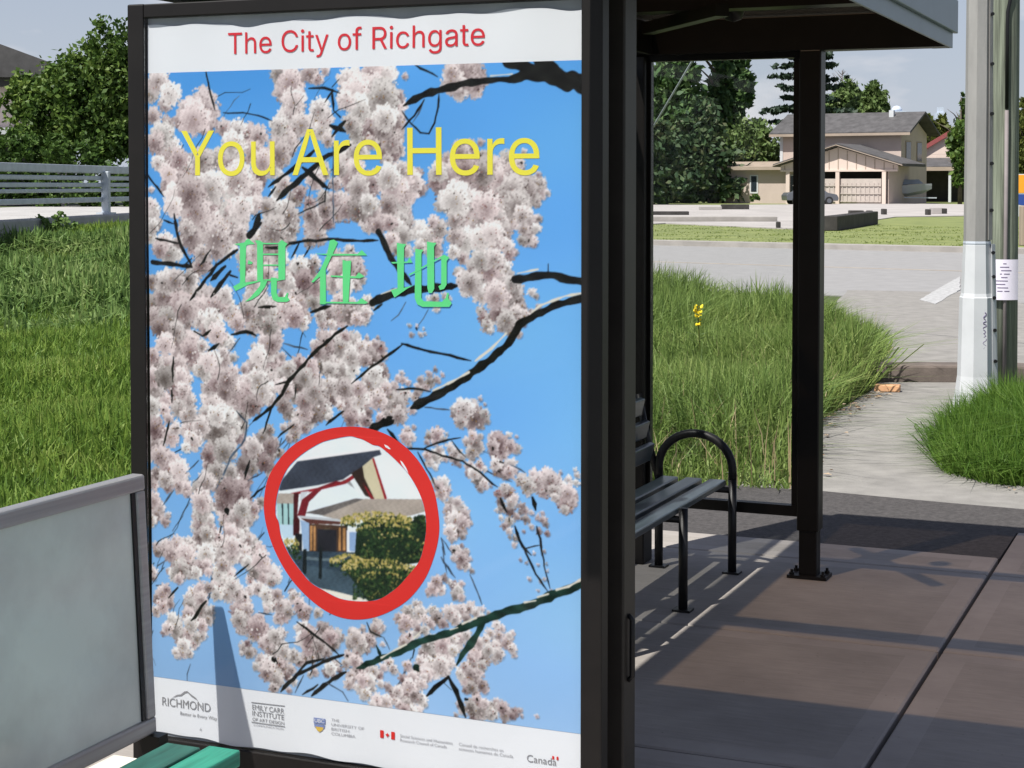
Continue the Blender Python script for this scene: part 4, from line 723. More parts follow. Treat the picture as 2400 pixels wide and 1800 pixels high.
def slab(u0, u1, v0, v1, bw=.095):
    g = .008; u0 += g; u1 -= g; v0 += g; v1 -= g; h = .10; r = .007
    pad.mi = 1
    a = [(u0, v0), (u1, v0), (u1, v1), (u0, v1)]; e = [(u0 + r, v0 + r), (u1 - r, v0 + r), (u1 - r, v1 - r), (u0 + r, v1 - r)]
    b = [(u0 + bw, v0 + bw), (u1 - bw, v0 + bw), (u1 - bw, v1 - bw), (u0 + bw, v1 - bw)]
    vs = [(x, y, -h) for x, y in a] + [(x, y, -r * .8) for x, y in a] + [(x, y, 0) for x, y in e] + [(x, y, 0) for x, y in b]
    fs = [(0, 1, 5, 4), (1, 2, 6, 5), (2, 3, 7, 6), (3, 0, 4, 7)] + [(4 + i, 4 + (i + 1) % 4, 8 + (i + 1) % 4, 8 + i) for i in range(4)] + [(8 + i, 8 + (i + 1) % 4, 12 + (i + 1) % 4, 12 + i) for i in range(4)]
    pad.add(vs, fs); pad.mi = 0
    pad.add([(x, y, 0) for x, y in b], [(0, 1, 2, 3)])
for v0, v1 in ((-7.6, -6.3), (-6.3, -4.98), (-4.98, -3.66), (-3.66, -2.335), (-2.335, -.955), (-.955, .335), (.335, .70)):
    slab(-1.55, .691, v0, v1)
    if v0 < .3: slab(.691, 2.35, v0, v1)
slab(.691, 2.35, .335, 1.30)
pad.mi = 2; pad.box(-1.54, 2.34, -7.55, .69, -.12, -.035); pad.box(.70, 2.34, .69, 1.29, -.12, -.035)
pado = pad.build('pavement', [MT['brushed'], MT['trowelled'], MT['jointfill']], recalc=False)
pado.location = (O.x, O.y, 0); pado.rotation_euler = (0, 0, -PHI)
tag(pado, 'jointed concrete bus stop pad in shelter shade', 'pavement', kind='structure')

def W2(u, v): p = wl(u, v); return (p.x, p.y)
def rag(poly, amp, seed, step=.35):
    """the same outline with a worn, irregular edge"""
    rs = random.Random(seed); out = []
    for i, (x0, y0) in enumerate(poly):
        x1, y1 = poly[(i + 1) % len(poly)]; d = math.hypot(x1 - x0, y1 - y0); n = max(1, int(d / step))
        for k in range(n):
            t = k / n; out.append((x0 + (x1 - x0) * t + rs.uniform(-amp, amp), y0 + (y1 - y0) * t + rs.uniform(-amp, amp)))
    return out
asph = [W2(-7.5, .70), W2(.69, .705), W2(.692, 1.305), W2(2.36, 1.31), W2(2.8, 1.2), W2(3.2, 1.75), W2(.65, 1.96), W2(-.41, 2.05), W2(-1.2, 2.02), W2(-2.5, 1.9), W2(-7.5, 1.8)]
sheet('asphalt_strip', rag(asph, .012, 3), -.12, -.008, MT['asphalt'], 'dark asphalt strip crossing behind the concrete pad', 'asphalt path')
path = [W2(-.9, 1.9), W2(.65, 1.90), W2(3.3, 1.7), (3.4, 9.0), (4.2, 10.3), (4.7, 12.5), (4.2, 14.35), (3.1, 14.35), (2.9, 13.7), (2.40, 12.55), (1.85, 11.4), (1.45, 10.2)]
sheet('footpath', rag(path, .02, 4), -.14, -.016, MT['path'], 'pale worn concrete footpath curving towards the road', 'footpath')
far_l = (-40.0, 74.0); far_r = (60.0, 7.2)
def far_edge(t): return (far_l[0] + (far_r[0] - far_l[0]) * t, far_l[1] + (far_r[1] - far_l[1]) * t)
e = Vector((far_r[0] - far_l[0], far_r[1] - far_l[1])).normalized(); nrm = Vector((-e.y, e.x))        # across the road, away from the camera
if nrm.y < 0: nrm = -nrm
fm = Vector((gp(1526, 573).x, gp(1526, 573).y)); f2 = Vector((gp(2250, 590).x, gp(2250, 590).y)); e = (f2 - fm).normalized(); nrm = Vector((-e.y, e.x))
if nrm.y < 0: nrm = -nrm
near = Vector((gp(2088, 694).x, gp(2088, 694).y))
RW = (fm - near).dot(nrm)
def road_pt(s, w): p = fm + e * s - nrm * w; return (p.x, p.y)
sheet('road', [road_pt(-60, RW), road_pt(60, RW), road_pt(60, 0), road_pt(-60, 0)], -.15, -.02, MT['road'], 'wide sunlit grey road beyond the grass', 'road')
sheet('kerb', [road_pt(-60, 0), road_pt(60, 0), road_pt(60, -.75), road_pt(-60, -.75)], -.15, .11, MT['kerb'], 'low grey kerb on the far side of the road', 'kerb')
ap = [(3.15, 14.75), (4.75, 14.6), (6.9, 21.5), (7.4, 26.2), (5.3, 26.9), (4.2, 22.5), (3.6, 18.0)]
sheet('apron', rag(ap, .02, 9), -.13, -.012, MT['path'], 'pale concrete apron sloping from footpath to road', 'apron')
st = [gp(2155, 701), gp(2194, 711), gp(2250, 678), gp(2250, 647)]
sheet('stop_line', rag([(p.x, p.y) for p in st], .012, 12, .3), -.03, -.006, MT['roadpaint'], 'worn white stop bar painted on the road', 'road marking')
cl1 = RW * .52
sheet('centre_line', [road_pt(-40, cl1 + .09), road_pt(40, cl1 + .09), road_pt(40, cl1 - .09), road_pt(-40, cl1 - .09)], -.03, -.014, MT['roadyellow'], 'faint yellow centre line along the road', 'road marking')
def lot_pt(s, w): return road_pt(s, -w)
sheet('verge', [lot_pt(-60, .75), lot_pt(60, .75), lot_pt(60, 43.9), lot_pt(-60, 43.9)], -.15, .05, MT['lawn'], 'mown grass verge between kerb and concrete lot', 'lawn')
sheet('lawn', [lot_pt(-90, 44), lot_pt(90, 44), lot_pt(90, 130), lot_pt(-90, 130)], -.15, .03, MT['lawn'], 'far strip of lawn in front of the beige house', 'lawn')
lot = [gp(1350, 538), gp(1560, 528), gp(1840, 541), gp(1960, 541), gp(2060, 518), gp(2100, 512), gp(2420, 507), gp(2420, 484), gp(2100, 479), gp(1700, 483), gp(1350, 482)]
sheet('yard', [(p.x, p.y) for p in lot], -.1, .09, MT['lotslab'], 'pale empty concrete lot across the road', 'yard')
pb = MB().box(-.05, 1.9, 0, .30, -.1, .125).build('kerb_block', MT['brick'], bevel=.02)
pb.location = (2.98, 14.42, 0); pb.rotation_euler = (0, 0, radians(-5)); tag(pb, 'low brown kerb block where the footpath meets the apron', 'kerb block')
b = MB().box(-.10, .10, -.05, .05, 0, .055).build('loose_brick', MT['litterbrick'], bevel=.008)
b.location = (3.03, 13.72, -.016); b.rotation_euler = (0, 0, radians(-18)); tag(b, 'loose pale orange brick lying at the footpath edge', 'brick')

# timbers and concrete pieces lying about the lot
def block(name, x0, x1, ytop, ybot, label, cat, mat, depth=.6, group=None):
    p = gp(x0, ybot); q = gp(x1, ybot); h = max(.12, (ybot - ytop) * p.y / FPX)
    o = MB().box(0, (q - p).length, 0, depth, 0, h).build(name, mat, bevel=.03); o.location = (p.x, p.y, .08)
    return tag(o, label, cat, group)
t = gp(1963, 545); t2 = gp(2058, 528)
o = MB().box(0, (t2 - t).length, 0, .5, 0, .52).build('timber_wall', MT['timber'], bevel=.03); o.location = (t.x, t.y, .05)
o.rotation_euler = (0, 0, math.atan2(t2.y - t.y, t2.x - t.x)); tag(o, 'long black timber retaining edge at the lawn corner', 'timber wall')
block('concrete_block', 1940, 1965, 519, 541, 'small grey concrete block beside the black timber edge', 'concrete block', MT['kerb'])
g = 'dark blocks on the concrete lot'
block('rubble_block', 1993, 2025, 497, 511, 'widest dark block on the concrete lot behind the timber edge', 'block', MT['timber'], group=g)
block('rubble_block', 2035, 2046, 497, 507, 'narrow dark block beside the widest block on the lot', 'block', MT['timber'], group=g)
block('rubble_block', 2070, 2079, 493, 507, 'dark stub on the lot below the open carport', 'block', MT['timber'], group=g)
block('rubble_block', 2174, 2182, 494, 508, 'dark stub on the lot beside a pale slab, nearer the boat', 'block', MT['timber'], group=g)
block('rubble_block', 2209, 2220, 492, 505, 'dark stub on the lot closest to the concrete pole', 'block', MT['timber'], group=g)
block('concrete_slab', 2184, 2208, 490, 505, 'pale upright slab between two dark stubs on the lot', 'slab', MT['lotslab'])
block('timber_log', 1692, 1756, 482, 494, 'thick dark log lying at the back of the lot', 'log', MT['timber'])
block('timber_log', 1530, 1615, 499, 508, 'thin dark log lying across the lot near the shelter post', 'log', MT['timber'])
block('concrete_slab', 1640, 1692, 487, 495, 'pale concrete slab end touching the thick dark log', 'slab', MT['lotslab'])
block('concrete_curb', 1526, 1822, 512, 524, 'long low concrete foundation edge along the lot', 'foundation edge', MT['kerb'], .4)
block('bollard', 1821, 1830, 525, 540, 'tiny dark bollard at the lawn edge of the lot', 'bollard', MT['timber'], .3)

# ---------------------------------------------------------------- bridge railing on the bank
RA = Vector((-7.617, 23.5)); RB = Vector((-6.24, 41.0)); rd = (RB - RA).normalized(); rn = Vector((-rd.y, rd.x))
def rp(s, w, z): p = RA + rd * s + rn * w; return Vector((p.x, p.y, z))
RL = (RB - RA).length
dk = MB().extrude([rp(0, -.25, .35), rp(0, 5, .35), rp(0, 5, 1.14), rp(0, -.25, 1.14)], rp(RL, 0, 0) - rp(0, 0, 0)).build('bridge_deck', MT['deck'], bevel=.03)
tag(dk, 'pale concrete bridge deck edge under the metal railing', 'bridge deck', kind='structure')
rail = thing('bridge_railing', 'grey metal railing with five bars on the bridge edge', 'railing', rp(0, 0, 1.14))
ro = rp(0, 0, 1.14)
for z0, z1, w in ((1.846, 1.977, .10), (1.729, 1.80, .06), (1.611, 1.683, .06), (1.526, 1.584, .05), (1.352, 1.434, .06)):
    a = rp(0, 0, (z0 + z1) / 2) - ro; c = rp(RL, 0, (z0 + z1) / 2) - ro
    MB().bar(a, c, w, z1 - z0).build('rail_bar', MT['steel'], rail, bevel=.012)
for s in (.8, 6.2, 11.7, 16.9):
    a = rp(s, -.075, 1.14) - ro; MB().bar(a, a + Vector((0, 0, .74)), .13, .12, (rd.x, rd.y, 0)).build('rail_post', MT['steel'], rail, bevel=.01)
    MB().bar(a, a + Vector((0, 0, .03)), .26, .30, (rd.x, rd.y, 0)).build('post_foot', MT['steel'], rail)

# ---------------------------------------------------------------- houses and far buildings
def house_frame(name, label, cat, x, y, Y, rz):
    p = at(x, y, Y); return thing(name, label, cat, (p.x, p.y, 0), rz)
H = house_frame('beige_house', 'two storey beige house with charcoal roof and gabled front carport', 'house', 2111, 470, 145, radians(-30))
wall = MB(); wall.box(-10.8, 0, 0, 7.5, 0, 6.1)
wall.extrude([(0, 0, 6.1), (0, 7.5, 6.1), (0, 3.75, 7.45)], (-.2, 0, 0)); wall.extrude([(-10.6, 0, 6.1), (-10.6, 7.5, 6.1), (-10.6, 3.75, 7.45)], (-.2, 0, 0))
wall.build('wall', MT['cream'], H)
rf = MB()
rf.extrude([(-11.6, -.75, 5.95), (-11.6, 3.75, 7.78), (-11.6, 8.25, 5.95), (-11.6, 8.25, 6.15), (-11.6, 3.75, 7.98), (-11.6, -.75, 6.15)], (12.6, 0, 0))
rfo = rf.build('roof', MT['shingle'], H)
MB().box(-1.9, -1.5, 2.6, 3.0, 7.3, 8.1).build('vent_pipe', MT['white'], rfo)
MB().box(-11.6, 1.0, -.80, -.74, 5.84, 6.06).build('gutter', MT['trim'], H)
for y0 in (1.2, 4.4):
    w = MB().box(-.01, .05, y0, y0 + 1.5, 3.6, 5.4).build('window', MT['trim'], H)
    MB().box(.05, .07, y0 + .1, y0 + 1.4, 3.7, 5.3).build('pane', MT['glassdark'], w)
MB().box(-10.86, -10.6, -.06, .2, 2.6, 6.0).build('downpipe', MT['white'], H)
wing = MB(); wing.box(-16.3, -6.5, -3.4, 3.0, 0, 3.1); wing.build('side_wing', MT['cream'], H)
wr = MB(); wr.extrude([(-17.3, -4.1, 2.92), (-17.3, 3.3, 3.5), (-17.3, 3.3, 3.75), (-17.3, -4.1, 3.2)], (11.2, 0, 0)); wr.build('wing_roof', MT['trim'], H)
for x0 in (-12.3, -8.9):
    w = MB().box(x0, x0 + .75, -3.46, -3.40, .9, 2.5).build('window', MT['white'], H); MB().box(x0 + .12, x0 + .63, -3.48, -3.46, 1.05, 2.4).build('pane', MT['glassdark'], w)
# gabled carport
gx = -3.45; hw = 5.05; y0 = -6.0
ped = MB(); ped.extrude([(gx - hw, y0, 2.86), (gx + hw, y0, 2.86), (gx + hw, y0, 3.25), (gx, y0, 4.75), (gx - hw, y0, 3.25)], (0, .15, 0)); ped = ped.build('gable_boarding', MT['creamlight'], H)
for k in range(-6, 7):
    x = gx + k * .78; top = 4.75 - abs(x - gx) * 1.5 / hw - .1; MB().box(x - .035, x + .035, y0 - .03, y0, 2.9, top).build('batten', MT['trim'], ped)

MB().box(gx - hw, gx + hw, y0 - .09, y0 - .002, 2.74, 2.90).build('beam', MT['creamlight'], H)
cr = MB(); cr.extrude([(gx, y0 - .5, 4.85), (gx + hw + .5, y0 - .5, 3.15), (gx + hw + .5, y0 - .5, 3.38), (gx, y0 - .5, 5.08), (gx - hw - .5, y0 - .5, 3.38), (gx - hw - .5, y0 - .5, 3.15)], (0, 6.6, 0)); cr.build('carport_roof', [MT['shingle']], H)
bb = MB()
bb.bar((gx, y0 - .53, 4.93), (gx + hw + .55, y0 - .53, 3.22), .05, .26, (0, 1, 0)); bb.bar((gx, y0 - .53, 4.93), (gx - hw - .55, y0 - .53, 3.22), .05, .26, (0, 1, 0)); bb.build('barge_board', MT['trim'], H)
for x in (gx - 4.4, gx - .05, gx + 3.9): MB().box(x - .16, x + .16, y0 - .06, y0 + .14, 0, 2.74).build('carport_post', MT['creamlight'], H)
la = MB(); la.box(gx - 4, gx + 3.6, y0 + .2, y0 + .26, 0, 2.15)
for k in range(20): la.box(gx - 3.9 + k * .38, gx - 3.82 + k * .38, y0 + .14, y0 + .2, .2, 1.8)
for z in (.25, .9, 1.55): la.box(gx - 4, gx + 3.6, y0 + .10, y0 + .14, z, z + .07)
la.build('lattice_screen', MT['lattice'], H)
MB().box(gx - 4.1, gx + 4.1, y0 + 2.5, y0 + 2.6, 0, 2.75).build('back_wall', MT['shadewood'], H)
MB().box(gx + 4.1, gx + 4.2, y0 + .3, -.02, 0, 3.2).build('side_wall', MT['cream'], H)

H2 = house_frame('red_trim_house', 'pale house with red roof trim behind a dark open carport', 'house', 2160, 470, 162, radians(-26))
w = MB(); w.box(-1.5, 9, 4, 11, 0, 4.6); w.extrude([(-1.5, 3.99, 4.6), (5.2, 3.99, 4.6), (1.9, 3.99, 6.7)], (0, .3, 0)); w.build('wall', MT['creamlight'], H2)
r = MB(); r.bar((-2.0, 3.7, 4.4), (1.9, 3.7, 6.7), .4, .20, (0, 1, 0)); r.bar((5.8, 3.7, 4.4), (1.9, 3.7, 6.7), .4, .20, (0, 1, 0)); r.build('roof_trim', MT['redtrim'], H2)
MB().extrude([(-1.6, 4.4, 4.6), (5.4, 4.4, 4.6), (1.9, 4.4, 6.75)], (0, 6.5, 0)).build('roof', MT['creamlight'], H2)
for x0 in (2.6, 4.2):
    f = MB().box(x0, x0 + 1.3, 3.8, 3.98, 3.2, 5.0).build('window', MT['trim'], H2); MB().box(x0 + .12, x0 + 1.18, 3.76, 3.8, 3.3, 4.9).build('pane', MT['glassdark'], f)
cp = MB(); cp.extrude([(-3.2, -3, 3.1), (-3.2, 3.8, 4.0), (-3.2, 3.8, 4.25), (-3.2, -3, 3.35)], (12, 0, 0)); cp.build('carport_roof', MT['shingle'], H2)
MB().box(-3.2, 8.8, -3.06, -3.0, 2.95, 3.3).build('fascia_board', MT['trim'], H2)
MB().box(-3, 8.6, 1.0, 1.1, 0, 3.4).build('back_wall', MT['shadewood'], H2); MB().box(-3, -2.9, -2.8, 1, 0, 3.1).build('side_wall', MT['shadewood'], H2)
for x in (-2.9, 3.2): MB().box(x - .12, x + .12, -2.8, -2.55, 0, 3.05).build('carport_post', MT['white'] if x > 0 else MT['trim'], H2)

bt = thing('boat', 'covered white boat on a trailer beside the beige carport', 'boat', tuple(gp(2112, 479))[:2] + (.05,), radians(-10))
hull = MB(); prof = []
sec = [(-2.3, .75, .75), (-1.2, .85, .68), (.4, .85, .62), (1.7, .55, .85), (2.5, .06, 1.25)]
vs = []
for x, hwid, zb in sec: vs += [(x, -hwid, 1.55 + .06 * x), (x, -hwid * .8, zb + .25), (x, 0, zb), (x, hwid * .8, zb + .25), (x, hwid, 1.55 + .06 * x)]
fs = []
for i in range(4):
    for k in range(4): fs.append((i * 5 + k, i * 5 + k + 1, i * 5 + 6 + k, i * 5 + 5 + k))
fs.append((0, 1, 2, 3, 4)); fs += [(i * 5 + 4, i * 5, i * 5 + 5, i * 5 + 9) for i in range(4)]
hull.add(vs, fs); hull.build('hull', MT['boat'], bt, smooth=False)
cv = MB(); cv.extrude([(-2.2, -.75, 1.46), (1.8, -.5, 1.7), (1.4, -.3, 2.05), (-1.6, -.35, 2.0)], (0, 1.1, 0)); cv.build('canvas_cover', MT['canvas'], bt)
tr = MB(); tr.bar((-2, -.5, .55), (2.9, 0, .5), .09, .09); tr.bar((-2, .5, .55), (2.9, 0, .5), .09, .09); tr.build('trailer_frame', MT['steel'], bt)
for sy in (-.85, .85): MB().tube([(-.6, sy - .09, .33), (-.6, sy + .09, .33)], .33, 16).build('wheel', MT['tyre'], bt)

def parked_car(loc, rz, label, mat):
    c = thing('parked_car', label, 'car', loc, rz)
    prof = [(-2.1, .35), (-2.15, .75), (-1.95, .98), (-1.35, 1.02), (-.85, 1.42), (.55, 1.45), (1.25, .98), (2.0, .82), (2.15, .55), (2.1, .32)]
    n = len(prof); vs = [(x, -.84 + (.14 if z > 1.2 else 0), z) for x, z in prof] + [(x, .84 - (.14 if z > 1.2 else 0), z) for x, z in prof]
    MB().add(vs, [tuple(range(n)), tuple(range(2 * n - 1, n - 1, -1))] + [(i, (i + 1) % n, n + (i + 1) % n, n + i) for i in range(n)]).build('body', mat, c, bevel=.05)
    for s in (-1, 1):
        MB().add([(-1.15, s * .815, 1.05), (-.78, s * .735, 1.36), (.45, s * .735, 1.38), (.98, s * .815, 1.03)], [(0, 1, 2, 3)]).build('window', MT['glassdark'], c, recalc=False)
        for x in (-1.35, 1.35):
            wq = MB().tube([(x, s * .70, .33), (x, s * .87, .33)], .33, 20).build('wheel', MT['tyre'], c); MB().tube([(x, s * .86, .33), (x, s * .885, .33)], .19, 12).build('rim', MT['silver'], wq)
    return c
parked_car(tuple(gp(1898, 481))[:2] + (.04,), radians(6), 'small silver car parked by the carport, half hidden by the post', MT['silver'])

def tower(x0, x1, ytop, label, dome, mats):
    Y = 2600.0; a = at(x0, ytop, Y); c = at(x1, ytop, Y); w = c.x - a.x; h = a.z
    e = thing('apartment_tower', label, 'tower', (a.x + w / 2, Y, -.05), 0, 'hazy towers on the horizon')
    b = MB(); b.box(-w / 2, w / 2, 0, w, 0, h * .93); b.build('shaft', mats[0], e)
    gl = MB()
    for k in range(14):
        z = h * .1 + k * h * .055; gl.box(-w * .42, w * .42, -1.5, -.2, z, z + h * .022)
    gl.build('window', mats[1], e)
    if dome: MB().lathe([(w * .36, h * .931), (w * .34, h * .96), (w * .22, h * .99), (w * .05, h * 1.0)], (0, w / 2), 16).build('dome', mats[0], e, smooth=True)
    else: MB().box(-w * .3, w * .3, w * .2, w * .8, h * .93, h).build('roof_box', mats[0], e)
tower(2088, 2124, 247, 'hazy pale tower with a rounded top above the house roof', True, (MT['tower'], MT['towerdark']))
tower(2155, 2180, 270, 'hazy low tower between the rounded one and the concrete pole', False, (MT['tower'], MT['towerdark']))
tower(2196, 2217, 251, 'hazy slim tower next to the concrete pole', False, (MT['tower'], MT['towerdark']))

LH = house_frame('corner_house', 'pinkish stucco house with dark roof behind the big shrub', 'house', 20, 433, 58, radians(8))
zz = lambda y, Y=58: EYE + (433 - y) * Y / FPX
MB().box(-9, 1.2, 0, 7, .5, zz(205)).build('wall', MT['stucco'], LH)
MB().extrude([(-9.6, -.7, zz(205)), (1.9, -.7, zz(205)), (-4.0, -.7, zz(160) + 1.2)], (0, 8.4, 0)).build('gable_wall', MT['shadewood'], LH)
rr = MB(); A0 = Vector((2.1, -.9, zz(165))); Ap = Vector((-.55, -.9, zz(98))); 
rr.extrude([A0, Ap, Vector((-7, -.9, zz(98) + 1.2)), Vector((-10, -.9, zz(165))), Vector((-10, -.9, zz(185))), Vector((2.1, -.9, zz(185)))], (0, 8.8, 0)); rr.build('roof', MT['shingle'], LH)
MB().box(-9.2, 1.6, -1.6, -.02, zz(318), zz(303)).build('porch_roof', MT['white'], LH)
MB().box(-9.0, 1.3, -.06, -.021, .9, zz(318)).build('porch_shade_sheet', MT['shadewood'], LH)  # solid dark sheet standing for the shade inside the porch

# sign board by the far road
sg = thing('sign_board', 'orange, blue and white sign board on posts at the picture edge', 'sign', tuple(at(2366, 433, 62))[:2] + (0,), radians(-4))
Yk = 62 / FPX; z = lambda y: EYE + (433 - y) * Yk
MB().box(0, 4.2, 0, .10, z(508), z(408)).build('panel', MT['white'], sg, bevel=.01)
MB().box(.03, 4.17, -.012, -.001, z(452), z(410)).build('orange_band', MT['orange'], sg)
MB().add([(.03, -.006, z(455)), (4.17, -.006, z(455)), (4.17, -.006, z(492)), (.55, -.006, z(482)), (.2, -.006, z(478)), (.03, -.006, z(470))], [(0, 1, 2, 3, 4, 5)]).build('blue_wave', MT['blue'], sg, recalc=False)
for x in (.5, 3.6): MB().box(x - .08, x + .08, .11, .25, -.1, z(412)).build('post', MT['trim'], sg)
p = gp(2402, 580); o = MB().box(-.13, .13, -.13, .13, 0, 1.05).build('wooden_post', MT['trim'], bevel=.02); o.location = (p.x, p.y, .05); tag(o, 'short brown wooden post below the orange sign', 'post')
# ---------------------------------------------------------------- bus shelter
BX, BY = O.x, O.y
SH = thing('bus_shelter', 'dark bronze bus shelter with slate roof edge and clear end panel', 'bus shelter', (BX, BY, 0), -PHI)
RF_R, RF_L = .575, -.34            # roof deck across
post = MB(); post.box(-.046, .046, -.045, .045, .20, 2.21); post.build('post', MT['bronze'], SH, bevel=.006)
foot = MB(); foot.box(-.038, .038, -.037, .037, .01, .21); foot.build('post_foot', MT['bronze'], SH, bevel=.004)
pl = MB(); pl.box(-.083, .083, -.058, .058, .001, .014)
for sx in (-.066, .066):
    for sy in (-.04, .04): pl.tube([(sx, sy, .012), (sx, sy, .036)], .006, 8); pl.tube([(sx, sy, .013), (sx, sy, .024)], .012, 6)
pl.build('base_plate', MT['bronze_post'], SH)
MB().box(-.87, -.715, -.06, .06, 0, 2.2055).build('post', MT['bronze'], SH, bevel=.006)
# end panel and back wall: frames round clear panes
fr = MB(); fr.box(-.72, -.046, -.022, .022, .255, .30); fr.box(-.72, -.046, -.022, .022, 2.18, 2.206); fr.box(-.075, -.0522, -.018, .018, .301, 2.179); fr.box(-.72, -.70, -.018, .018, .301, 2.179)
fr.build('panel_frame', MT['bronze'], SH)
MB().box(-.70, -.075, -.004, .004, .30, 2.18).build('glass_panel', MT['glass'], SH)
for v in (-1.62, -3.02): MB().box(-.86, -.80, v - .03, v + .03, 0, 2.206).build('post', MT['bronze'], SH, bevel=.004)
for v0, v1 in ((-1.59, -.06), (-2.99, -1.65)):
    for z0, z1 in ((.255, .30), (2.10, 2.15)): MB().box(-.845, -.815, v0, v1, z0, z1).build('panel_rail', MT['bronze'], SH)
    MB().box(-.834, -.826, v0, v1, .30, 2.10).build('glass_panel', MT['back_glass'], SH)
# roof: beams, bars, two step fascia, bronze panes
MB().box(-.87, .552, -.045, .055, 2.206, 2.352).build('end_beam', MT['bronze'], SH, bevel=.004)
MB().box(-.985, .552, -3.30, -3.06, 2.135, 2.33).build('end_beam', MT['bronze'], SH, bevel=.004)
MB().box(-.772, -.685, -3.06, -.045, 2.2065, 2.345).build('inner_beam', MT['bronze'], SH, bevel=.004)
MB().box(.53, .552, -3.06, -.045, 2.24, 2.345).build('edge_beam', MT['bronze'], SH)
for v in (-1.01, -2.16): MB().box(-.685, .53, v - .055, v + .055, 2.285, 2.345).build('cross_bar', MT['bronze'], SH)
fa = MB(); fa.box(.5525, .562, -4.24, .062, 2.206, 2.268); fa.box(.48, .5524, .056, .064, 2.206, 2.268); fa.build('lower_fascia', MT['fascia'], SH)  # long runs of both fascias carry on along the added strip
fb = MB(); fb.box(.5625, .580, -4.25, .082, 2.266, 2.40); fb.box(-.785, .5624, .066, .082, 2.266, 2.40); fb.box(-.785, .5624, -3.31, -3.301, 2.266, 2.40); fb.box(-.785, -.775, -3.30, .065, 2.353, 2.40); fb.build('upper_fascia', MT['fascia'], SH, bevel=.003)
for v0, v1 in ((-3.08, -2.162), (-2.158, -1.012), (-1.008, -.03)): MB().box(-.70, .545, v0, v1, 2.347, 2.358).build('roof_pane', MT['bronze_pane'], SH)
MB().prism([(.262, -3.312), (.552, -3.312), (.552, -4.24), (-.145, -4.24)], 2.31, 2.345).build('added_shade_strip', MT['shade_strip'], SH)  # added unseen strip, cut to shade the pad and clear the poster
# diagonal brace and round boss under the roof
MB().bar((-.50, -.66, 2.262), (-.03, -1.25, 2.262), .05, .045).build('brace', MT['bronze'], SH)
MB().lathe([(.02, 2.344), (.040, 2.335), (.044, 2.30), (.03, 2.265), (.0, 2.255)], (-.10, -.86), 20).build('ceiling_boss', MT['bronze'], SH, smooth=True)

# bench inside the shelter
BN = thing('slatted_bench', 'dark metal slatted bench with a hooped armrest inside the shelter', 'bench', (BX, BY, 0), -PHI)
SL = -1.55
st_ = MB()
for u0 in (-.416, -.521, -.626): st_.box(u0 + .004, u0 + .077, SL, -.085, .375, .402)
st_.build('seat', MT['slat_dark'], BN, bevel=.006)
bk = MB()
for k, z0 in enumerate((.47, .565, .66)):
    u0 = -.672 - .022 * k; bk.bar((u0, SL, z0 + .036), (u0, -.10, z0 + .036), .028, .078, (.26, 0, 1))
bk.build('backrest', MT['slat_dark'], BN, bevel=.006)
for v in (-.062, -.76, -1.5):
    MB().tube([(-.318, v, 0), (-.318, v, .40)], .018, 14).build('leg', MT['black'], BN, smooth=True)
    MB().tube([(-.645, v, 0), (-.645, v, .40)], .018, 14).build('leg', MT['black'], BN, smooth=True)
    MB().tube([(-.318, v, .355), (-.645, v, .355)], .014, 10).build('seat_rail', MT['black'], BN, smooth=True)
    MB().tube([(-.645, v, .38), (-.70, v, .56), (-.74, v, .745)], .016, 10).build('back_support', MT['black'], BN, smooth=True)
    for u in (-.318, -.645): MB().box(u - .036, u + .036, v - .03, v + .03, .001, .009).build('foot_plate', MT['black'], BN)
for v in (-.062, -1.5):
    arc = [(-.318, v, .40)] + [(-.4815 + .1635 * cos(a), v, .44 + .148 * sin(a)) for a in np.linspace(0, pi, 19)] + [(-.645, v, .40)]
    MB().tube(arc, .018, 14).build('armrest', MT['black'], BN, smooth=True)

# ---------------------------------------------------------------- poster case at the near end
CX0 = wl(-.985, -3.315)
AC = thing('poster_case', 'dark bronze framed poster case standing at the near end of the shelter', 'poster case', (CX0.x, CX0.y, 0), -PHI)
PW, PB, PT = 1.212, .205, 2.06
MB().box(-.052, -.002, -.016, .032, .10, 2.120).build('frame_stile', MT['bronze_post'], AC, bevel=.004)
MB().box(PW + .002, PW + .055, -.016, .032, .10, 2.120).build('frame_stile', MT['bronze_post'], AC, bevel=.004)
MB().box(-.002, PW + .002, -.015, .032, 2.083, 2.119).build('frame_rail', MT['bronze_post'], AC, bevel=.003)
MB().box(-.002, PW + .002, -.015, .032, .10, .196).build('frame_rail', MT['bronze_post'], AC, bevel=.003)
MB().box(-.0018, PW + .0018, .006, .03, .197, 2.0825).build('backing', MT['backing'], AC)
MB().box(-.02, PW + .012, .033, .142, .10, 2.115).build('case_body', MT['bronze'], AC)
MB().box(-.052, PW + .0549, .143, .232, .10, 2.119).build('rear_frame', MT['bronze_rear'], AC, bevel=.005)
MB().box(-.0015, PW + .0015, -.0128, -.0098, .1965, 2.0822).build('cover_pane', MT['case_glass'], AC)
MB().tube([(PW + .055, .175, .60), (PW + .066, .175, .59), (PW + .066, .175, .45), (PW + .055, .175, .44)], .007, 10).build('handle', MT['black'], AC, smooth=True)
for x in (.12, 1.08): MB().box(x, x + .09, .05, .14, 0, .10).build('leg', MT['bronze'], AC)

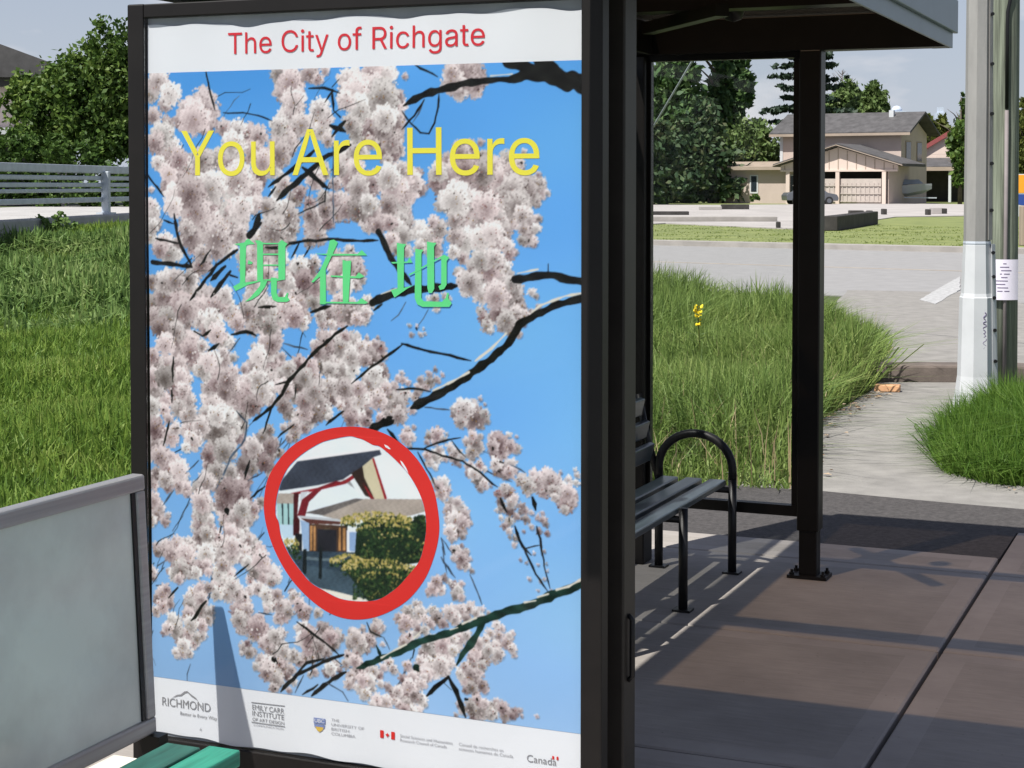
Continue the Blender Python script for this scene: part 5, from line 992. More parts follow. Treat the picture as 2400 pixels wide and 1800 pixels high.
# ---------------------------------------------------------------- the poster itself
PO = thing('street_poster', 'tall cherry blossom poster with yellow and green lettering and a red ring', 'poster', (CX0.x, CX0.y, 0), -PHI)
def wave(x, z):
    """the paper hangs in slow ripples, more at its loose top edge"""
    r = .0011 * np.sin(x * 9 + 2 * np.sin(z * 3.1)) + .0008 * np.sin(z * 11 - x * 4)
    r = r + .0022 * np.exp(-(2.06 - z) * 9) * np.sin(x * 26 + 1.2) + .0016 * np.exp(-(z - .205) * 14) * np.sin(x * 21)
    return .001 - .0022 + r * .9
def grid(x0, x1, z0, z1, nx, nz, off, zfun=None):
    X, Z = np.meshgrid(np.linspace(x0, x1, nx), np.linspace(z1, z0, nz))
    if zfun is not None: Z = zfun(X, Z)
    P = np.stack([X, wave(X, Z) - off, Z], -1).reshape(-1, 3); i = np.arange(nx * nz).reshape(nz, nx)
    q = np.stack([i[1:, :-1], i[1:, 1:], i[:-1, 1:], i[:-1, :-1]], -1).reshape(-1, 4); return P, q
def ragged(X, Z):
    top = 2.061 + .0035 * np.sin(X * 13 + .6) + .0030 * np.sin(X * 29 + 2) + .0015 * np.sin(X * 57) - .004 * np.exp(-((X - .32) / .12) ** 2)
    bot = .2035 + .0030 * np.sin(X * 17) + .0022 * np.sin(X * 41 + 1)
    t = (Z - .205) / (2.06 - .205); return bot + (top - bot) * t
P, q = grid(.001, PW - .001, .205, 2.06, 120, 180, 0, ragged)
sh_ = raw_mesh('paper_sheet', P, q, np.zeros((0, 3), int), MT['poster_white'], PO); sh_.data.polygons.foreach_set('use_smooth', [True] * len(sh_.data.polygons))
img = paint_blossom_print()
Hc, Wc = img.shape[0] // 2, img.shape[1] // 2
col = lin(img[:Hc * 2, :Wc * 2]).reshape(Hc, 2, Wc, 2, 3).mean((1, 3))
P, q = grid(.0012, PW - .0012, .3525, 1.9405, Wc, Hc, .0006)
pic = raw_mesh('printed_picture', P, q, np.zeros((0, 3), int), [], PO)
ca = pic.data.color_attributes.new('print', 'FLOAT_COLOR', 'POINT')
ca.data.foreach_set('color', np.concatenate([np.clip(col * .96, 0, .86), np.ones((Hc, Wc, 1))], -1).astype(np.float32).ravel())
pm, nt, p = new_mat('printed_photograph'); p.inputs['Roughness'].default_value = .5; p.inputs['Specular IOR Level'].default_value = .08
va = nt.nodes.new('ShaderNodeVertexColor'); va.layer_name = 'print'; nt.links.new(va.outputs['Color'], p.inputs['Base Color'])
pic.data.materials.append(pm)

def flat_piece(name, polys, mat, parent, off, holes=()):
    """printed shapes: outlines in millimetres on the poster, following its ripples"""
    VS = []; FS = []
    for k, poly in enumerate(polys):
        c = bpy.data.curves.new('outline', 'CURVE'); c.dimensions = '2D'; c.fill_mode = 'BOTH'
        for loop in [poly] + [h for kk, h in holes if kk == k]:
            sp = c.splines.new('POLY'); sp.points.add(len(loop) - 1)
            for q_, (x, z) in zip(sp.points, loop): q_.co = (x / 100, z / 100, 0, 1)
            sp.use_cyclic_u = True
        o = bpy.data.objects.new('outline', c); COL.objects.link(o); bpy.context.view_layer.update()
        me = bpy.data.meshes.new_from_object(o.evaluated_get(bpy.context.evaluated_depsgraph_get())); bpy.data.objects.remove(o); bpy.data.curves.remove(c)
        n = len(VS)
        for v in me.vertices: x, z = v.co.x / 10, v.co.y / 10; VS.append((x, float(wave(x, z)) - off - .00012 * k, z))
        FS += [tuple(n + i for i in p.vertices) for p in me.polygons]; bpy.data.meshes.remove(me)
    return MB().add(VS, FS).build(name, mat, parent, recalc=False)
_cap = {}
def lettering(name, txt, x0, x1, zb, cap, mat, parent=None, off=.0014):
    """a line of type fitted between x0 and x1 (mm), baseline zb, capital height cap"""
    def mesh_of(t):
        c = bpy.data.curves.new('type', 'FONT'); c.body = t; c.size = 1.0; c.resolution_u = 6
        o = bpy.data.objects.new('type', c); COL.objects.link(o); bpy.context.view_layer.update()
        me = bpy.data.meshes.new_from_object(o.evaluated_get(bpy.context.evaluated_depsgraph_get()))
        bpy.data.objects.remove(o); bpy.data.curves.remove(c); return me
    if 'H' not in _cap:
        m0 = mesh_of('H'); _cap['H'] = max(v.co.y for v in m0.vertices); bpy.data.meshes.remove(m0)
    me = mesh_of(txt); me.name = name
    co = np.zeros(len(me.vertices) * 3); me.vertices.foreach_get('co', co); co = co.reshape(-1, 3)
    xa, xb = co[:, 0].min(), co[:, 0].max()
    X = (x0 + (co[:, 0] - xa) / (xb - xa) * (x1 - x0)) / 1000; Z = (zb + co[:, 1] / _cap['H'] * cap) / 1000
    me.vertices.foreach_set('co', np.stack([X, wave(X, Z) - off, Z], -1).astype(np.float32).ravel()); me.materials.clear(); me.materials.append(mat); me.update()
    o = bpy.data.objects.new(name, me); COL.objects.link(o); o.parent = parent or PO; return o
LETTERS = {}
for ln in OUTLINES.split('\n'):
    ch, adv, ol = ln.split('|'); LETTERS[ch] = (float(adv), [pts_of(l) for l in ol.split('/')])
def headline(name, txt, x0, x1, zb, cap, mat):
    """letters drawn from their own outlines, fitted between x0 and x1"""
    pen = 0; put = []
    for ch in txt:
        if ch == ' ': pen += 380; continue
        adv, ls = LETTERS[ch]; put += [(pen, ls)]; pen += adv
    xa = min(p[0] + pen0 for pen0, ls in put for l in ls for p in l); xb = max(p[0] + pen0 for pen0, ls in put for l in ls for p in l); k = (x1 - x0) / (xb - xa)
    for pen0, ls in put:
        ls2 = [[(x0 + (p[0] + pen0 - xa) * k, zb + p[1] / 1000 * cap) for p in l] for l in ls]
        ar = [sum(l[i][0] * l[(i + 1) % len(l)][1] - l[(i + 1) % len(l)][0] * l[i][1] for i in range(len(l))) for l in ls2]
        big = max(range(len(ls2)), key=lambda i: abs(ar[i])); outer = [i for i in range(len(ls2)) if ar[i] * ar[big] > 0]
        flat_piece(name, [ls2[i] for i in outer], mat, PO, .0014, [(outer.index(big), ls2[i]) for i in range(len(ls2)) if i not in outer])
headline('title_letter', 'The City of Richgate', 246, 963, 1983, 54, MT['letter_red'])
for w_, a0, a1 in (('You', 104, 383), ('Are', 434, 688), ('Here', 757, 1104)): headline('yellow_letter', w_, a0, a1, 1674, 115, MT['letter_yellow'])
flat_piece('green_characters', [pts_of(l) for l in GLYPHS.split('\n')], MT['letter_green'], PO, .0015, [(2, pts_of(h)) for h in GLYPH_HOLES.split('\n')])
def rounded(p, k=5):
    """a smooth closed curve through the points"""
    out = []; n = len(p)
    for i in range(n):
        q0, q1, q2, q3 = (np.array(p[(i + j - 1) % n]) for j in range(4))
        for t in np.linspace(0, 1, k, endpoint=False): out.append(tuple(.5 * (2 * q1 + (q2 - q0) * t + (2 * q0 - 5 * q1 + 4 * q2 - q3) * t * t + (3 * q1 - q0 - 3 * q2 + q3) * t ** 3)))
    return out
flat_piece('red_ring', [rounded(pts_of(RING_OUT))], MT['ring_red'], PO, .0013, [(0, rounded(pts_of(RING_IN)))])
flat_piece('ring_scratch', [[INS_XY(*q_) for q_ in ((838, 118), (862, 130), (880, 150), (868, 150), (846, 136))], [INS_XY(*q_) for q_ in ((938, 222), (952, 232), (975, 268), (990, 305), (972, 285), (948, 250))]], MT['poster_white'], PO, .0017)
# sponsors' line along the foot
LG = MT['logo_grey']; LP = MT['logo_pale']
lettering('city_logo', 'RICHMOND', 32, 182, 279, 22, LG)
flat_piece('hill_mark', [[(62, 302), (80, 309), (92, 311), (104, 320), (112, 322), (122, 314), (140, 306), (152, 292), (160, 288), (149, 297), (138, 311), (122, 319), (111, 326), (102, 324), (91, 315), (78, 312)]], LG, PO, .0014)
lettering('city_motto', 'Better in Every Way', 88, 202, 260, 9, LG)
flat_piece('small_mark', [[(147, 226), (153, 236), (150, 228)], [(150, 228), (155, 231), (152, 226)]], LG, PO, .0014)
for z_, t_ in ((302, 'EMILY CARR'), (286, 'INSTITUTE'), (273, 'OF ART DESIGN')): lettering('school_logo', t_, 309, 403, z_, 13 if z_ > 280 else 8, LG)
flat_piece('logo_bar', [[(306, 319), (405, 321), (405, 323), (306, 321)], [(306, 268), (405, 268), (405, 270), (306, 270)]], LG, PO, .0014)
lettering('school_logo', 'COMMUNICATION', 312, 400, 260, 4.5, LP)
flat_piece('crest', [[(489, 303), (523, 303), (523, 289), (489, 289)], [(490, 287), (522, 287), (520, 279), (506, 270), (492, 279)]], MT['logo_blue'], PO, .0014)
lettering('crest_lettering', 'UBC', 492, 520, 292, 9, MT['poster_white'], off=.0020)
flat_piece('crest_sun', [[(494, 281), (518, 281), (514, 273), (506, 268), (498, 273)]], MT['logo_gold'], PO, .0019)
for k, t_ in enumerate(('THE', 'UNIVERSITY OF', 'BRITISH', 'COLUMBIA')): lettering('university_lettering', t_, 540, 540 + (22, 92, 50, 68)[k], 300 - k * 11.5, 7, LP)
flat_piece('flag_mark', [[(677, 294), (687, 294), (687, 275), (677, 275)], [(708, 294), (718, 294), (718, 275), (708, 275)], [(697.5, 290), (700, 286), (703, 286), (701, 282), (698.5, 281), (698, 278), (697, 278), (696.5, 281), (694, 282), (692, 286), (695, 286)]], MT['ring_red'], PO, .0014)
for x_, ls in ((733, ('Social Sciences and Humanities', 'Research Council of Canada')), (894, ('Conseil de recherches en', 'sciences humaines du Canada'))):
    for k, t_ in enumerate(ls): lettering('council_lettering', t_, x_, x_ + (144, 128, 118, 144)[k + (2 if x_ > 800 else 0)], 284 - k * 11, 7.5, LP)
lettering('country_wordmark', 'Canada', 1074, 1150, 269, 17, LG)
flat_piece('wordmark_flag', [[(1139, 291), (1144, 291), (1144, 283), (1139, 283)], [(1150, 291), (1155, 291), (1155, 283), (1150, 283)]], MT['ring_red'], PO, .0014)

# ---------------------------------------------------------------- green bench with a board back, beside the case
GB = thing('board_bench', 'green slatted bench with a blank grey framed backboard', 'bench', (BX, BY, 0), -PHI)
y1_, y0_ = -3.53, -6.05; u_ = -.857; zt_ = .932; zb_ = .288
def leanback(mb):
    """the backboard leans back a little: shift every point with its height"""
    mb.v = [(x + (zt_ - z) * .05, y, z) for x, y, z in mb.v]; return mb
leanback(MB().box(u_ - .022, u_ - .004, y0_ + .03, y1_ - .03, zb_ + .03, zt_ - .012)).build('backboard', MT['panel_grey'], GB)
for q_ in ((y0_, y1_, zt_ - .040, zt_), (y0_, y1_, zb_, zb_ + .040), (y1_ - .036, y1_, zb_ + .039, zt_ - .039), (y0_, y0_ + .036, zb_ + .039, zt_ - .039)):
    leanback(MB().box(u_ - .032, u_ + .0055 + .0005 * (q_[2] > .5), *q_)).build('board_frame', MT['alu'], GB, bevel=.006)
leanback(MB().box(u_ - .028, u_ + .001, y1_ - .052, y1_ - .037, zb_ + .041, zt_ - .041)).build('board_gasket', MT['black'], GB)
leanback(MB().box(u_ - .033, u_ + .03, y1_ - .03, y1_ + .008, .15, zb_ - .002)).build('end_bracket', MT['bronze'], GB)
sy = -3.775
MB().box(-.705, -.628, y0_, -3.865, .318, .352).build('seat_slat', MT['pale_slat'], GB, bevel=.005)
MB().box(-.614, -.522, y0_, sy - .012, .332, .368).build('seat_slat', MT['green_dark'], GB, bevel=.005)
MB().box(-.508, -.424, y0_, sy, .332, .371).build('seat_slat', MT['green_slat'], GB, bevel=.005)
for v in (-4.35, -5.5):
    MB().box(-.80, -.45, v - .05, v + .05, .27, .317).build('seat_support', MT['kerb'], GB); MB().box(-.72, -.54, v - .06, v + .06, 0, .269).build('leg', MT['kerb'], GB, bevel=.01)
    leanback(MB().box(u_ - .075, u_ - .035, v - .03, v + .03, 0, .90)).build('back_post', MT['alu'], GB)

# ---------------------------------------------------------------- poles by the footpath
LPp = at(2286, 970, 12.13)
CP = thing('concrete_pole', 'grey concrete light pole with a white painted steel base', 'light pole', (LPp.x, LPp.y, -.05))
oc = pi / 8
MB().lathe([(.190, 0), (.180, .06), (.148, .20), (.130, .34), (.119, .90), (.114, .905), (.108, .93), (.097, 1.27), (.094, 1.285)], n=8, rot=oc).build('steel_base', MT['white'], CP)
MB().lathe([(.0955, 1.27), (.098, 1.285), (.094, 1.30)], n=8, rot=oc).build('base_collar', MT['steel'], CP)
MB().lathe([(.094, 1.30), (.088, 3.2), (.06, 9.5)], n=8, rot=oc).build('shaft', MT['pole'], CP)
sfl = MB(); sfl.extrude([(.105, -.075, .14), (.150, -.045, .14), (.118, -.045, 1.28), (.085, -.075, 1.28)], (0, .03, 0)); sfl.build('flange', MT['white'], CP)
sf2 = MB(); sf2.extrude([(.060, -.084, 1.31), (.092, -.06, 1.31), (.070, -.052, 6.5), (.045, -.075, 6.5)], (0, .02, 0)); sf2.build('seam_strip', MT['pole'], CP)
for z in (.24, .45, .67, .90, 1.05, 1.22, 1.52, 1.85, 2.2, 2.55, 2.9, 3.25):
    x = (.128 - .03 * (z - .14)) if z < 1.28 else .079 - .005 * (z - 1.3); yb = -.062 if z < 1.28 else -.074
    MB().tube([(x, yb, z), (x, yb - .02, z)], .013, 8).build('bolt', MT['black'], CP)
rs_ = random.Random(8); gz = .80
for k in range(9):                                  # marker scrawl down the base
    w0 = .018 + rs_.uniform(-.004, .006); pts = [(.012 + w0 * .62 * sin(t * (1.1 + .45 * (k % 3)) + k * 2.3), -.1165 + .002 * 0, gz - k * .062 - .052 * t / 6) for t in range(7)]
    if k == 5: continue
    MB().tube([(x + .018, y + .003 + (.0 if True else 0), z) for x, y, z in pts], .0035, 6).build('scrawl', MT['ink'], CP)

WPp = at(2345, 930, 13.0)
WP = thing('utility_pole', 'weathered greenish timber utility pole with cable and conduit', 'utility pole', (WPp.x, WPp.y, -.05))
MB().lathe([(.122, 0), (.118, 1.2), (.112, 3.2), (.09, 9.5)], n=20).build('shaft', MT['polewood'], WP, smooth=True)
MB().tube([(-.012, -.128, 2.27), (-.012, -.126, 2.9), (-.010, -.124, 3.0), (.045, -.108, 3.25), (.04, -.095, 6.5)], .014, 8).build('cable', MT['black'], WP, smooth=True)
MB().tube([(-.012, -.138, .05), (-.012, -.134, 1.2), (-.012, -.128, 2.26)], .015, 10).build('conduit', M('grey_conduit', (.20, .175, .175), .7), WP, smooth=True)
ntc = thing('paper_notice', 'lilac white paper notice wrapped on the timber utility pole', 'notice', (WPp.x, WPp.y, -.05))
zt = EYE + .05 + (433 - 608) * 12.87 / FPX; zb = EYE + .05 + (433 - 703) * 12.87 / FPX
an = np.linspace(radians(-146), radians(-58), 14); R_ = .160
MB().add([(R_ * cos(t), R_ * sin(t), z) for z in (zb, zt) for t in an], [(i, i + 1, 15 + i, 14 + i) for i in range(13)]).build('sheet', MT['paper'], ntc, recalc=False, smooth=True)
rs_ = random.Random(2)
ln_ = MB()
for k in range(9):
    z = zt - .035 - k * .026; t0 = radians(-130 + rs_.uniform(0, 25)); t1 = radians(-75 - rs_.uniform(0, 20)); t = np.linspace(t0, t1, 8); R2 = R_ + .001
    for i in range(7):
        if rs_.random() < .25: continue
        ln_.add([(R2 * cos(t[i]), R2 * sin(t[i]), z), (R2 * cos(t[i + 1]), R2 * sin(t[i + 1]), z), (R2 * cos(t[i + 1]), R2 * sin(t[i + 1]), z + .007), (R2 * cos(t[i]), R2 * sin(t[i]), z + .007)], [(0, 1, 2, 3)])
ln_.build('handwriting', MT['ink'], ntc, recalc=False)
top = Vector((WPp.x, WPp.y, 6.6)); an_ = at(1526, 272, 24.0); d_ = ray(1526, 272)
g0 = at(1290, 684, 25.0); 
gw = MB().tube([(g0.x, g0.y, -.05), tuple(top)], .011, 8).build('guy_wire', MT['steel'], smooth=True); tag(gw, 'pale guy wire slanting up in front of the tall trees', 'guy wire')
# ---------------------------------------------------------------- vegetation
def in_poly(poly, x, y): return poly_mask(poly, x, y)
def scatter(poly, n, rs):
    xs_ = [p[0] for p in poly]; ys_ = [p[1] for p in poly]; out = []
    tot = 0
    while tot < n:
        x = rs.uniform(min(xs_), max(xs_), n); y = rs.uniform(min(ys_), max(ys_), n); k = in_poly(poly, x, y)
        out.append(np.stack([x[k], y[k]], 1)); tot += k.sum()
    return np.concatenate(out)[:n]
def blades(name, xy, h, w, mat, rs, lean=.45, zoff=0.0, droop=.25):
    """grass: each blade a tapered bent strip"""
    n = len(xy); z = hz(xy[:, 0], xy[:, 1]) + zoff; th = rs.uniform(0, 2 * pi, n); fa = rs.uniform(0, 2 * pi, n)
    ln = np.abs(rs.normal(0, lean, n)) * h; dx, dy = np.cos(th), np.sin(th); wx, wy = np.cos(fa) * w / 2, np.sin(fa) * w / 2
    P0 = np.stack([xy[:, 0], xy[:, 1], z - .02], 1); W = np.stack([wx, wy, np.zeros(n)], 1)
    P1 = P0 + np.stack([dx * ln * .35, dy * ln * .35, h * .58], 1); P2 = P0 + np.stack([dx * ln, dy * ln, h * (1 - droop * np.minimum(ln / h, 1.2))], 1)
    v = np.stack([P0 - W, P0 + W, P1 - W * .8, P1 + W * .8, P2], 1).reshape(-1, 3); b = np.arange(n) * 5
    return raw_mesh(name, v, np.stack([b, b + 1, b + 3, b + 2], 1), np.stack([b + 2, b + 3, b + 4], 1), mat)
rs = np.random.RandomState(21)
def fbm(x, y, s, ph=0): return .5 + .5 * (np.sin(x * s + 1.3 * np.sin(y * s * .7 + ph)) * np.sin(y * s * .9 + ph + np.sin(x * s * .6)))

# lawn and rank growth on the bank behind the bench
FL = [(-2.0, 7.4), (-.75, 7.4), (-2.2, 14), (-3.6, 22), (-4.4, 27.5), (-9.2, 27.5), (-7.4, 22), (-4.6, 14), (-2.7, 8.2)]
xy = scatter(FL, 105000, rs); k = rs.uniform(0, 1, len(xy)) < np.clip(11.0 / xy[:, 1], .3, 1); xy = xy[k]
h = .10 + .13 * fbm(xy[:, 0], xy[:, 1], 1.5) * rs.uniform(.5, 1.5, len(xy)) + .05 * rs.uniform(0, 1, len(xy))
o = blades('grass', xy, h, .011 + .0006 * xy[:, 1], MT['grass'], rs, .55); tag(o, 'bright green rough grass on the field behind the bench', 'grass', kind='stuff')
FR = [(-2.4, 14.5), (-4.6, 26.6), (-7.1, 27.3), (-8.2, 25.0), (-5.6, 16.0), (-4.2, 14.5)]
xy = scatter(FR, 40000, rs); xy = xy[rs.uniform(0, 1, len(xy)) < np.clip((xy[:, 1] - 15.5 - 4.0 * fbm(xy[:, 0], xy[:, 1], 1.1, 3)) / 6.0, .03, 1)]; h = (.22 + .30 * fbm(xy[:, 0], xy[:, 1], 1.9, 2) * rs.uniform(.5, 1.4, len(xy))) * np.clip((xy[:, 1] - 15) / 6, .4, 1) * np.clip((28.5 - xy[:, 1]) / 4, .35, 1)
o = blades('weeds', xy, h, .045, MT['rank'], rs, .8, droop=.5); tag(o, 'taller pale bladed weeds on the bank below the bridge railing', 'weeds', kind='stuff')
# long grass beyond the glass
G1 = [(-2.6, 10.3), (.2, 9.65), (1.55, 9.2), (1.66, 10.2), (1.90, 11.4), (2.38, 12.55), (2.84, 13.7), (3.2, 15.0), (3.65, 16.8), (3.5, 18.6), (2.3, 22.0), (.2, 24.8), (-2.6, 25.6)]
xy = scatter(G1, 170000, rs); k = (xy[:, 0] > .045 * xy[:, 1] - .2) & (rs.uniform(0, 1, len(xy)) < np.clip(13.0 / xy[:, 1], .35, 1)); xy = xy[k]
edge = np.clip((xy[:, 1] - 9.2 + xy[:, 0] * .22) / 1.6, 0, 1)
farr = np.clip((xy[:, 1] - 15.5) / 4.0, 0, 1) * (.30 - .16 * np.exp(-((xy[:, 0] / xy[:, 1] - .128) / .016) ** 2))
ridge = np.exp(-((xy[:, 1] - 13.5 - .4 * xy[:, 0]) / 3.0) ** 2)
h = (.10 + .34 * sm(edge) * (.45 + .8 * fbm(xy[:, 0], xy[:, 1], 1.25, 1)) + .10 * ridge + farr) * rs.uniform(.55, 1.25, len(xy))
h = np.minimum(h, .13 + .75 * np.clip((3.95 - xy[:, 0] + .0 * xy[:, 1]) / 1.2, .25, 1))
o = blades('long_grass', xy, h, .0065 + .0006 * xy[:, 1], MT['long'], rs, .72); tag(o, 'long unmown green grass seen through the shelter end panel', 'grass', kind='stuff')
xy = scatter(G1, 9000, rs); k = (xy[:, 0] > .06 * xy[:, 1]); xy = xy[k]
o = blades('dry_stalks', xy, rs.uniform(.15, .52, len(xy)), .007, MT['straw'], rs, .6); tag(o, 'dry straw stalks scattered through the long grass', 'grass', kind='stuff')
# bushy tuft round the pole feet
G2 = [(2.68, 10.75), (2.52, 9.85), (2.66, 9.46), (2.98, 9.27), (3.7, 9.05), (4.6, 9.6), (4.9, 11.3), (4.2, 12.6), (3.62, 12.6), (3.35, 11.75), (2.95, 11.3)]
xy = scatter(G2, 75000, rs); cx_, cy_ = 3.35, 10.7
rr_ = np.hypot((xy[:, 0] - cx_) / 1.15, (xy[:, 1] - cy_) / 1.7)
h = (.40 * np.clip(1.25 - rr_ * .75, .3, 1) + .06) * rs.uniform(.5, 1.2, len(xy)) * np.where(xy[:, 0] < 3.2, .85, 1.05)
o = blades('grass_clump', xy, h, .0085, MT['tuft'], rs, .8, droop=.4); tag(o, 'thick bushy clump of horsetail grass at the feet of the poles', 'grass clump', kind='stuff')
# dead leaves and scraps caught along the path edges
EDG = np.array([(1.62, 9.3), (1.75, 10.3), (2.0, 11.4), (2.5, 12.6), (2.95, 13.7)]); t_ = rs.uniform(0, 3.999, 170); i_ = t_.astype(int); f_ = (t_ - i_)[:, None]
pq = EDG[i_] * (1 - f_) + EDG[i_ + 1] * f_ + rs.normal(0, .07, (170, 2)); pr = np.stack([rs.uniform(2.7, 4.2, 60), 9.22 - .03 * rs.uniform(0, 3, 60) + rs.normal(0, .05, 60)], 1); pq = np.concatenate([pq, pr]); vs = []; fs = []
for x, y in pq:
    a = rs.uniform(0, 6.28); s_ = rs.uniform(.012, .034); z = -.006 + rs.uniform(0, .012); n = len(vs)
    vs += [(x + s_ * cos(a), y + s_ * sin(a), z), (x - s_ * .5 * sin(a), y + s_ * .5 * cos(a), z + .008), (x - s_ * cos(a), y - s_ * sin(a), z), (x + s_ * .5 * sin(a), y - s_ * .5 * cos(a), z + .004)]; fs.append((n, n + 1, n + 2, n + 3))
o = MB().add(vs, fs).build('leaf_litter', leaf_mat('dead_leaves', [(.20, .12, .07), (.36, .23, .13), (.46, .36, .26), (.16, .10, .06)], .1), recalc=False); tag(o, 'dead brown leaves and scraps along the footpath edge', 'litter', kind='stuff')
# sparse mown blades across the road
vg = [road_pt(-22, -.9), road_pt(22, -.9), road_pt(22, -22), road_pt(-22, -22)]
xy = scatter(vg, 30000, rs); inlot = in_poly([(p.x, p.y) for p in lot], xy[:, 0], xy[:, 1]); xy = xy[~inlot]
o = blades('verge_grass', xy, rs.uniform(.025, .07, len(xy)), .05, leaf_mat('verge_blades', [(.15, .20, .05), (.20, .25, .07), (.27, .30, .11)], .3), rs, .6, zoff=.09); tag(o, 'short sunlit grass blades on the far verge', 'grass', kind='stuff')

# yellow flowering weed in the long grass
fp_ = at(1636, 800, 14.2); fz = EYE + (433 - 716) * 14.2 / FPX
FW = thing('flowering_weed', 'single yellow flowering weed standing in the long grass', 'weed', (fp_.x, fp_.y, -.05))
MB().tube([(0, 0, 0), (.012, 0, .35), (-.005, 0, fz + .05)], .006, 6).build('stem', MT['hedge'], FW)
fl = MB(); r_ = random.Random(4)
for k in range(34):
    z = fz + .05 - r_.uniform(0, .17); a = r_.uniform(0, 6.28); q_ = .028 * (1.2 - (fz + .05 - z) / .25)
    c_ = Vector((q_ * cos(a), q_ * sin(a), z)); t1 = Vector((r_.uniform(-1, 1), r_.uniform(-1, 1), r_.uniform(-1, 1))).normalized() * .017; t2 = t1.orthogonal().normalized() * .014
    fl.add([c_ - t1, c_ - t2, c_ + t1, c_ + t2], [(0, 1, 2, 3)])
fl.build('flower_head', M('yellow_petals', (.80, .62, .02), .7), FW, recalc=False)
lv = MB()
for k in range(12):
    a = r_.uniform(0, 6.28); z = r_.uniform(.05, .5); L_ = r_.uniform(.08, .15); c_ = Vector((0, 0, z)); d2 = Vector((cos(a), sin(a), .35)); s2 = Vector((-sin(a), cos(a), 0)) * .022
    lv.add([c_, c_ + d2 * L_ * .5 + s2, c_ + d2 * L_, c_ + d2 * L_ * .5 - s2], [(0, 1, 2, 3)])
lv.build('leaf', MT['pale_tree'], FW, recalc=False)

# trees and shrubs: leaf clumps spread through the volume of a few ellipsoids
def crown_mesh(name, ells, nclump, per, leaf, mat, parent, rs, clump=.22, squash=(1, 1, 1), shell=.55, drop=0.0):
    """ells: (x, y, z, rx, ry, rz) in the parent's frame"""
    vol = np.array([e[3] * e[4] * e[5] for e in ells]) ** (2 / 3.); pick = rs.choice(len(ells), nclump, p=vol / vol.sum()); E = np.array(ells)[pick]
    d = rs.normal(0, 1, (nclump, 3)); d /= np.linalg.norm(d, axis=1)[:, None]; rad = shell + (1.06 - shell) * rs.uniform(0, 1, nclump) ** .6
    C = E[:, :3] + d * rad[:, None] * E[:, 3:]
    size = clump * np.minimum(E[:, 3], E[:, 5]) * rs.uniform(.5, 1.35, nclump)
    L = (rs.normal(0, .55, (nclump, per, 3)) * np.array(squash)) * size[:, None, None] + C[:, None, :]
    L[..., 2] -= drop * size[:, None] * rs.uniform(0, 1, (nclump, per)) ** 2 * 2
    L = L.reshape(-1, 3); n = len(L)
    a = rs.normal(0, 1, (n, 3)); a /= np.linalg.norm(a, axis=1)[:, None]; b = np.cross(a, rs.normal(0, 1, (n, 3))); b /= np.linalg.norm(b, axis=1)[:, None]
    s = (leaf * rs.uniform(.55, 1.3, n))[:, None]
    v = np.stack([L - a * s, L - b * s * .55, L + a * s, L + b * s * .55], 1).reshape(-1, 3); i = np.arange(n) * 4
    return raw_mesh(name, v, np.stack([i, i + 1, i + 2, i + 3], 1), np.zeros((0, 3), int), mat, parent)
def tree_trunk(parent, h, r, lims, rs, mat=None):
    b = MB(); b.tube([(0, 0, -.2), (rs.normal(0, .04) * h * .3, 0, h * .4), (rs.normal(0, .05) * h * .3, rs.normal(0, .03) * h * .3, h)], [r, r * .7, r * .18], 10)
    for _ in range(lims):
        z = h * rs.uniform(.3, .85); a = rs.uniform(0, 6.28); l = h * rs.uniform(.12, .28)
        b.tube([(0, 0, z), (cos(a) * l * .5, sin(a) * l * .5, z + l * .5), (cos(a) * l, sin(a) * l, z + l * .8)], [r * .35, r * .2, r * .05], 6)
    return b.build('trunk', mat or MT['bark'], parent, smooth=True)
def pe(px_, py_, rx, ry, Y, base, depth=None):
    """ellipsoid seen at a place in the picture, at distance Y, relative to base"""
    c = at(px_, py_, Y); k = Y / FPX; return (c.x - base[0], c.y - base[1], c.z - base[2], rx * k, (depth or rx) * k, ry * k)
def plant(name, label, cat, px_, Y, zb, ells, nclump, per, leaf, mat, trunk=True, group=None, seed=0, **kw):
    rs = np.random.RandomState(seed + 100); p = at(px_, 433, Y); base = (p.x, p.y, zb)
    e = thing(name, label, cat, base, 0, group); E = [pe(*q_, Y, base) for q_ in ells]
    crown_mesh('crown' if trunk else 'foliage', E, nclump, per, leaf, mat, e, rs, **kw)
    top_ = max(q_[2] + q_[5] * .6 for q_ in E)
    if trunk: tree_trunk(e, top_, max(.06, top_ * .022), 7, rs)
    return e
SHR = MT['bush']
plant('large_shrub', 'big dark green shrub rising behind the bridge railing', 'shrub', 215, 44, .9,
      [(255, 150, 75, 95), (200, 230, 100, 110), (120, 270, 90, 90), (150, 215, 70, 60), (290, 260, 80, 120), (60, 240, 50, 60), (215, 320, 110, 70), (85, 335, 60, 45), (330, 170, 60, 90)], 760, 40, .082, SHR, seed=1, clump=.26, shell=.3)
plant('ivy_mound', 'low pale green ivy spilling between shrub and railing', 'ivy', 60, 40, .9, [(20, 345, 60, 40), (110, 355, 60, 35), (180, 365, 50, 28), (-60, 340, 60, 45), (10, 430, 70, 50), (120, 435, 70, 48), (230, 435, 70, 50), (310, 430, 50, 50), (-80, 430, 60, 50)], 620, 24, .075, MT['ivy'], trunk=False, seed=2)
plant('bramble', 'small bramble sprouting over the concrete bridge edge', 'bramble', 120, 26, .9, [(95, 530, 26, 26), (150, 525, 26, 28), (60, 545, 22, 14)], 40, 14, .045, MT['rank'], trunk=False, seed=3)
plant('bramble', 'second smaller bramble in the bank weeds close to the poster case', 'bramble', 240, 27, .9, [(230, 545, 30, 16)], 26, 14, .045, MT['rank'], trunk=False, seed=4)
g = 'tall trees across the road'
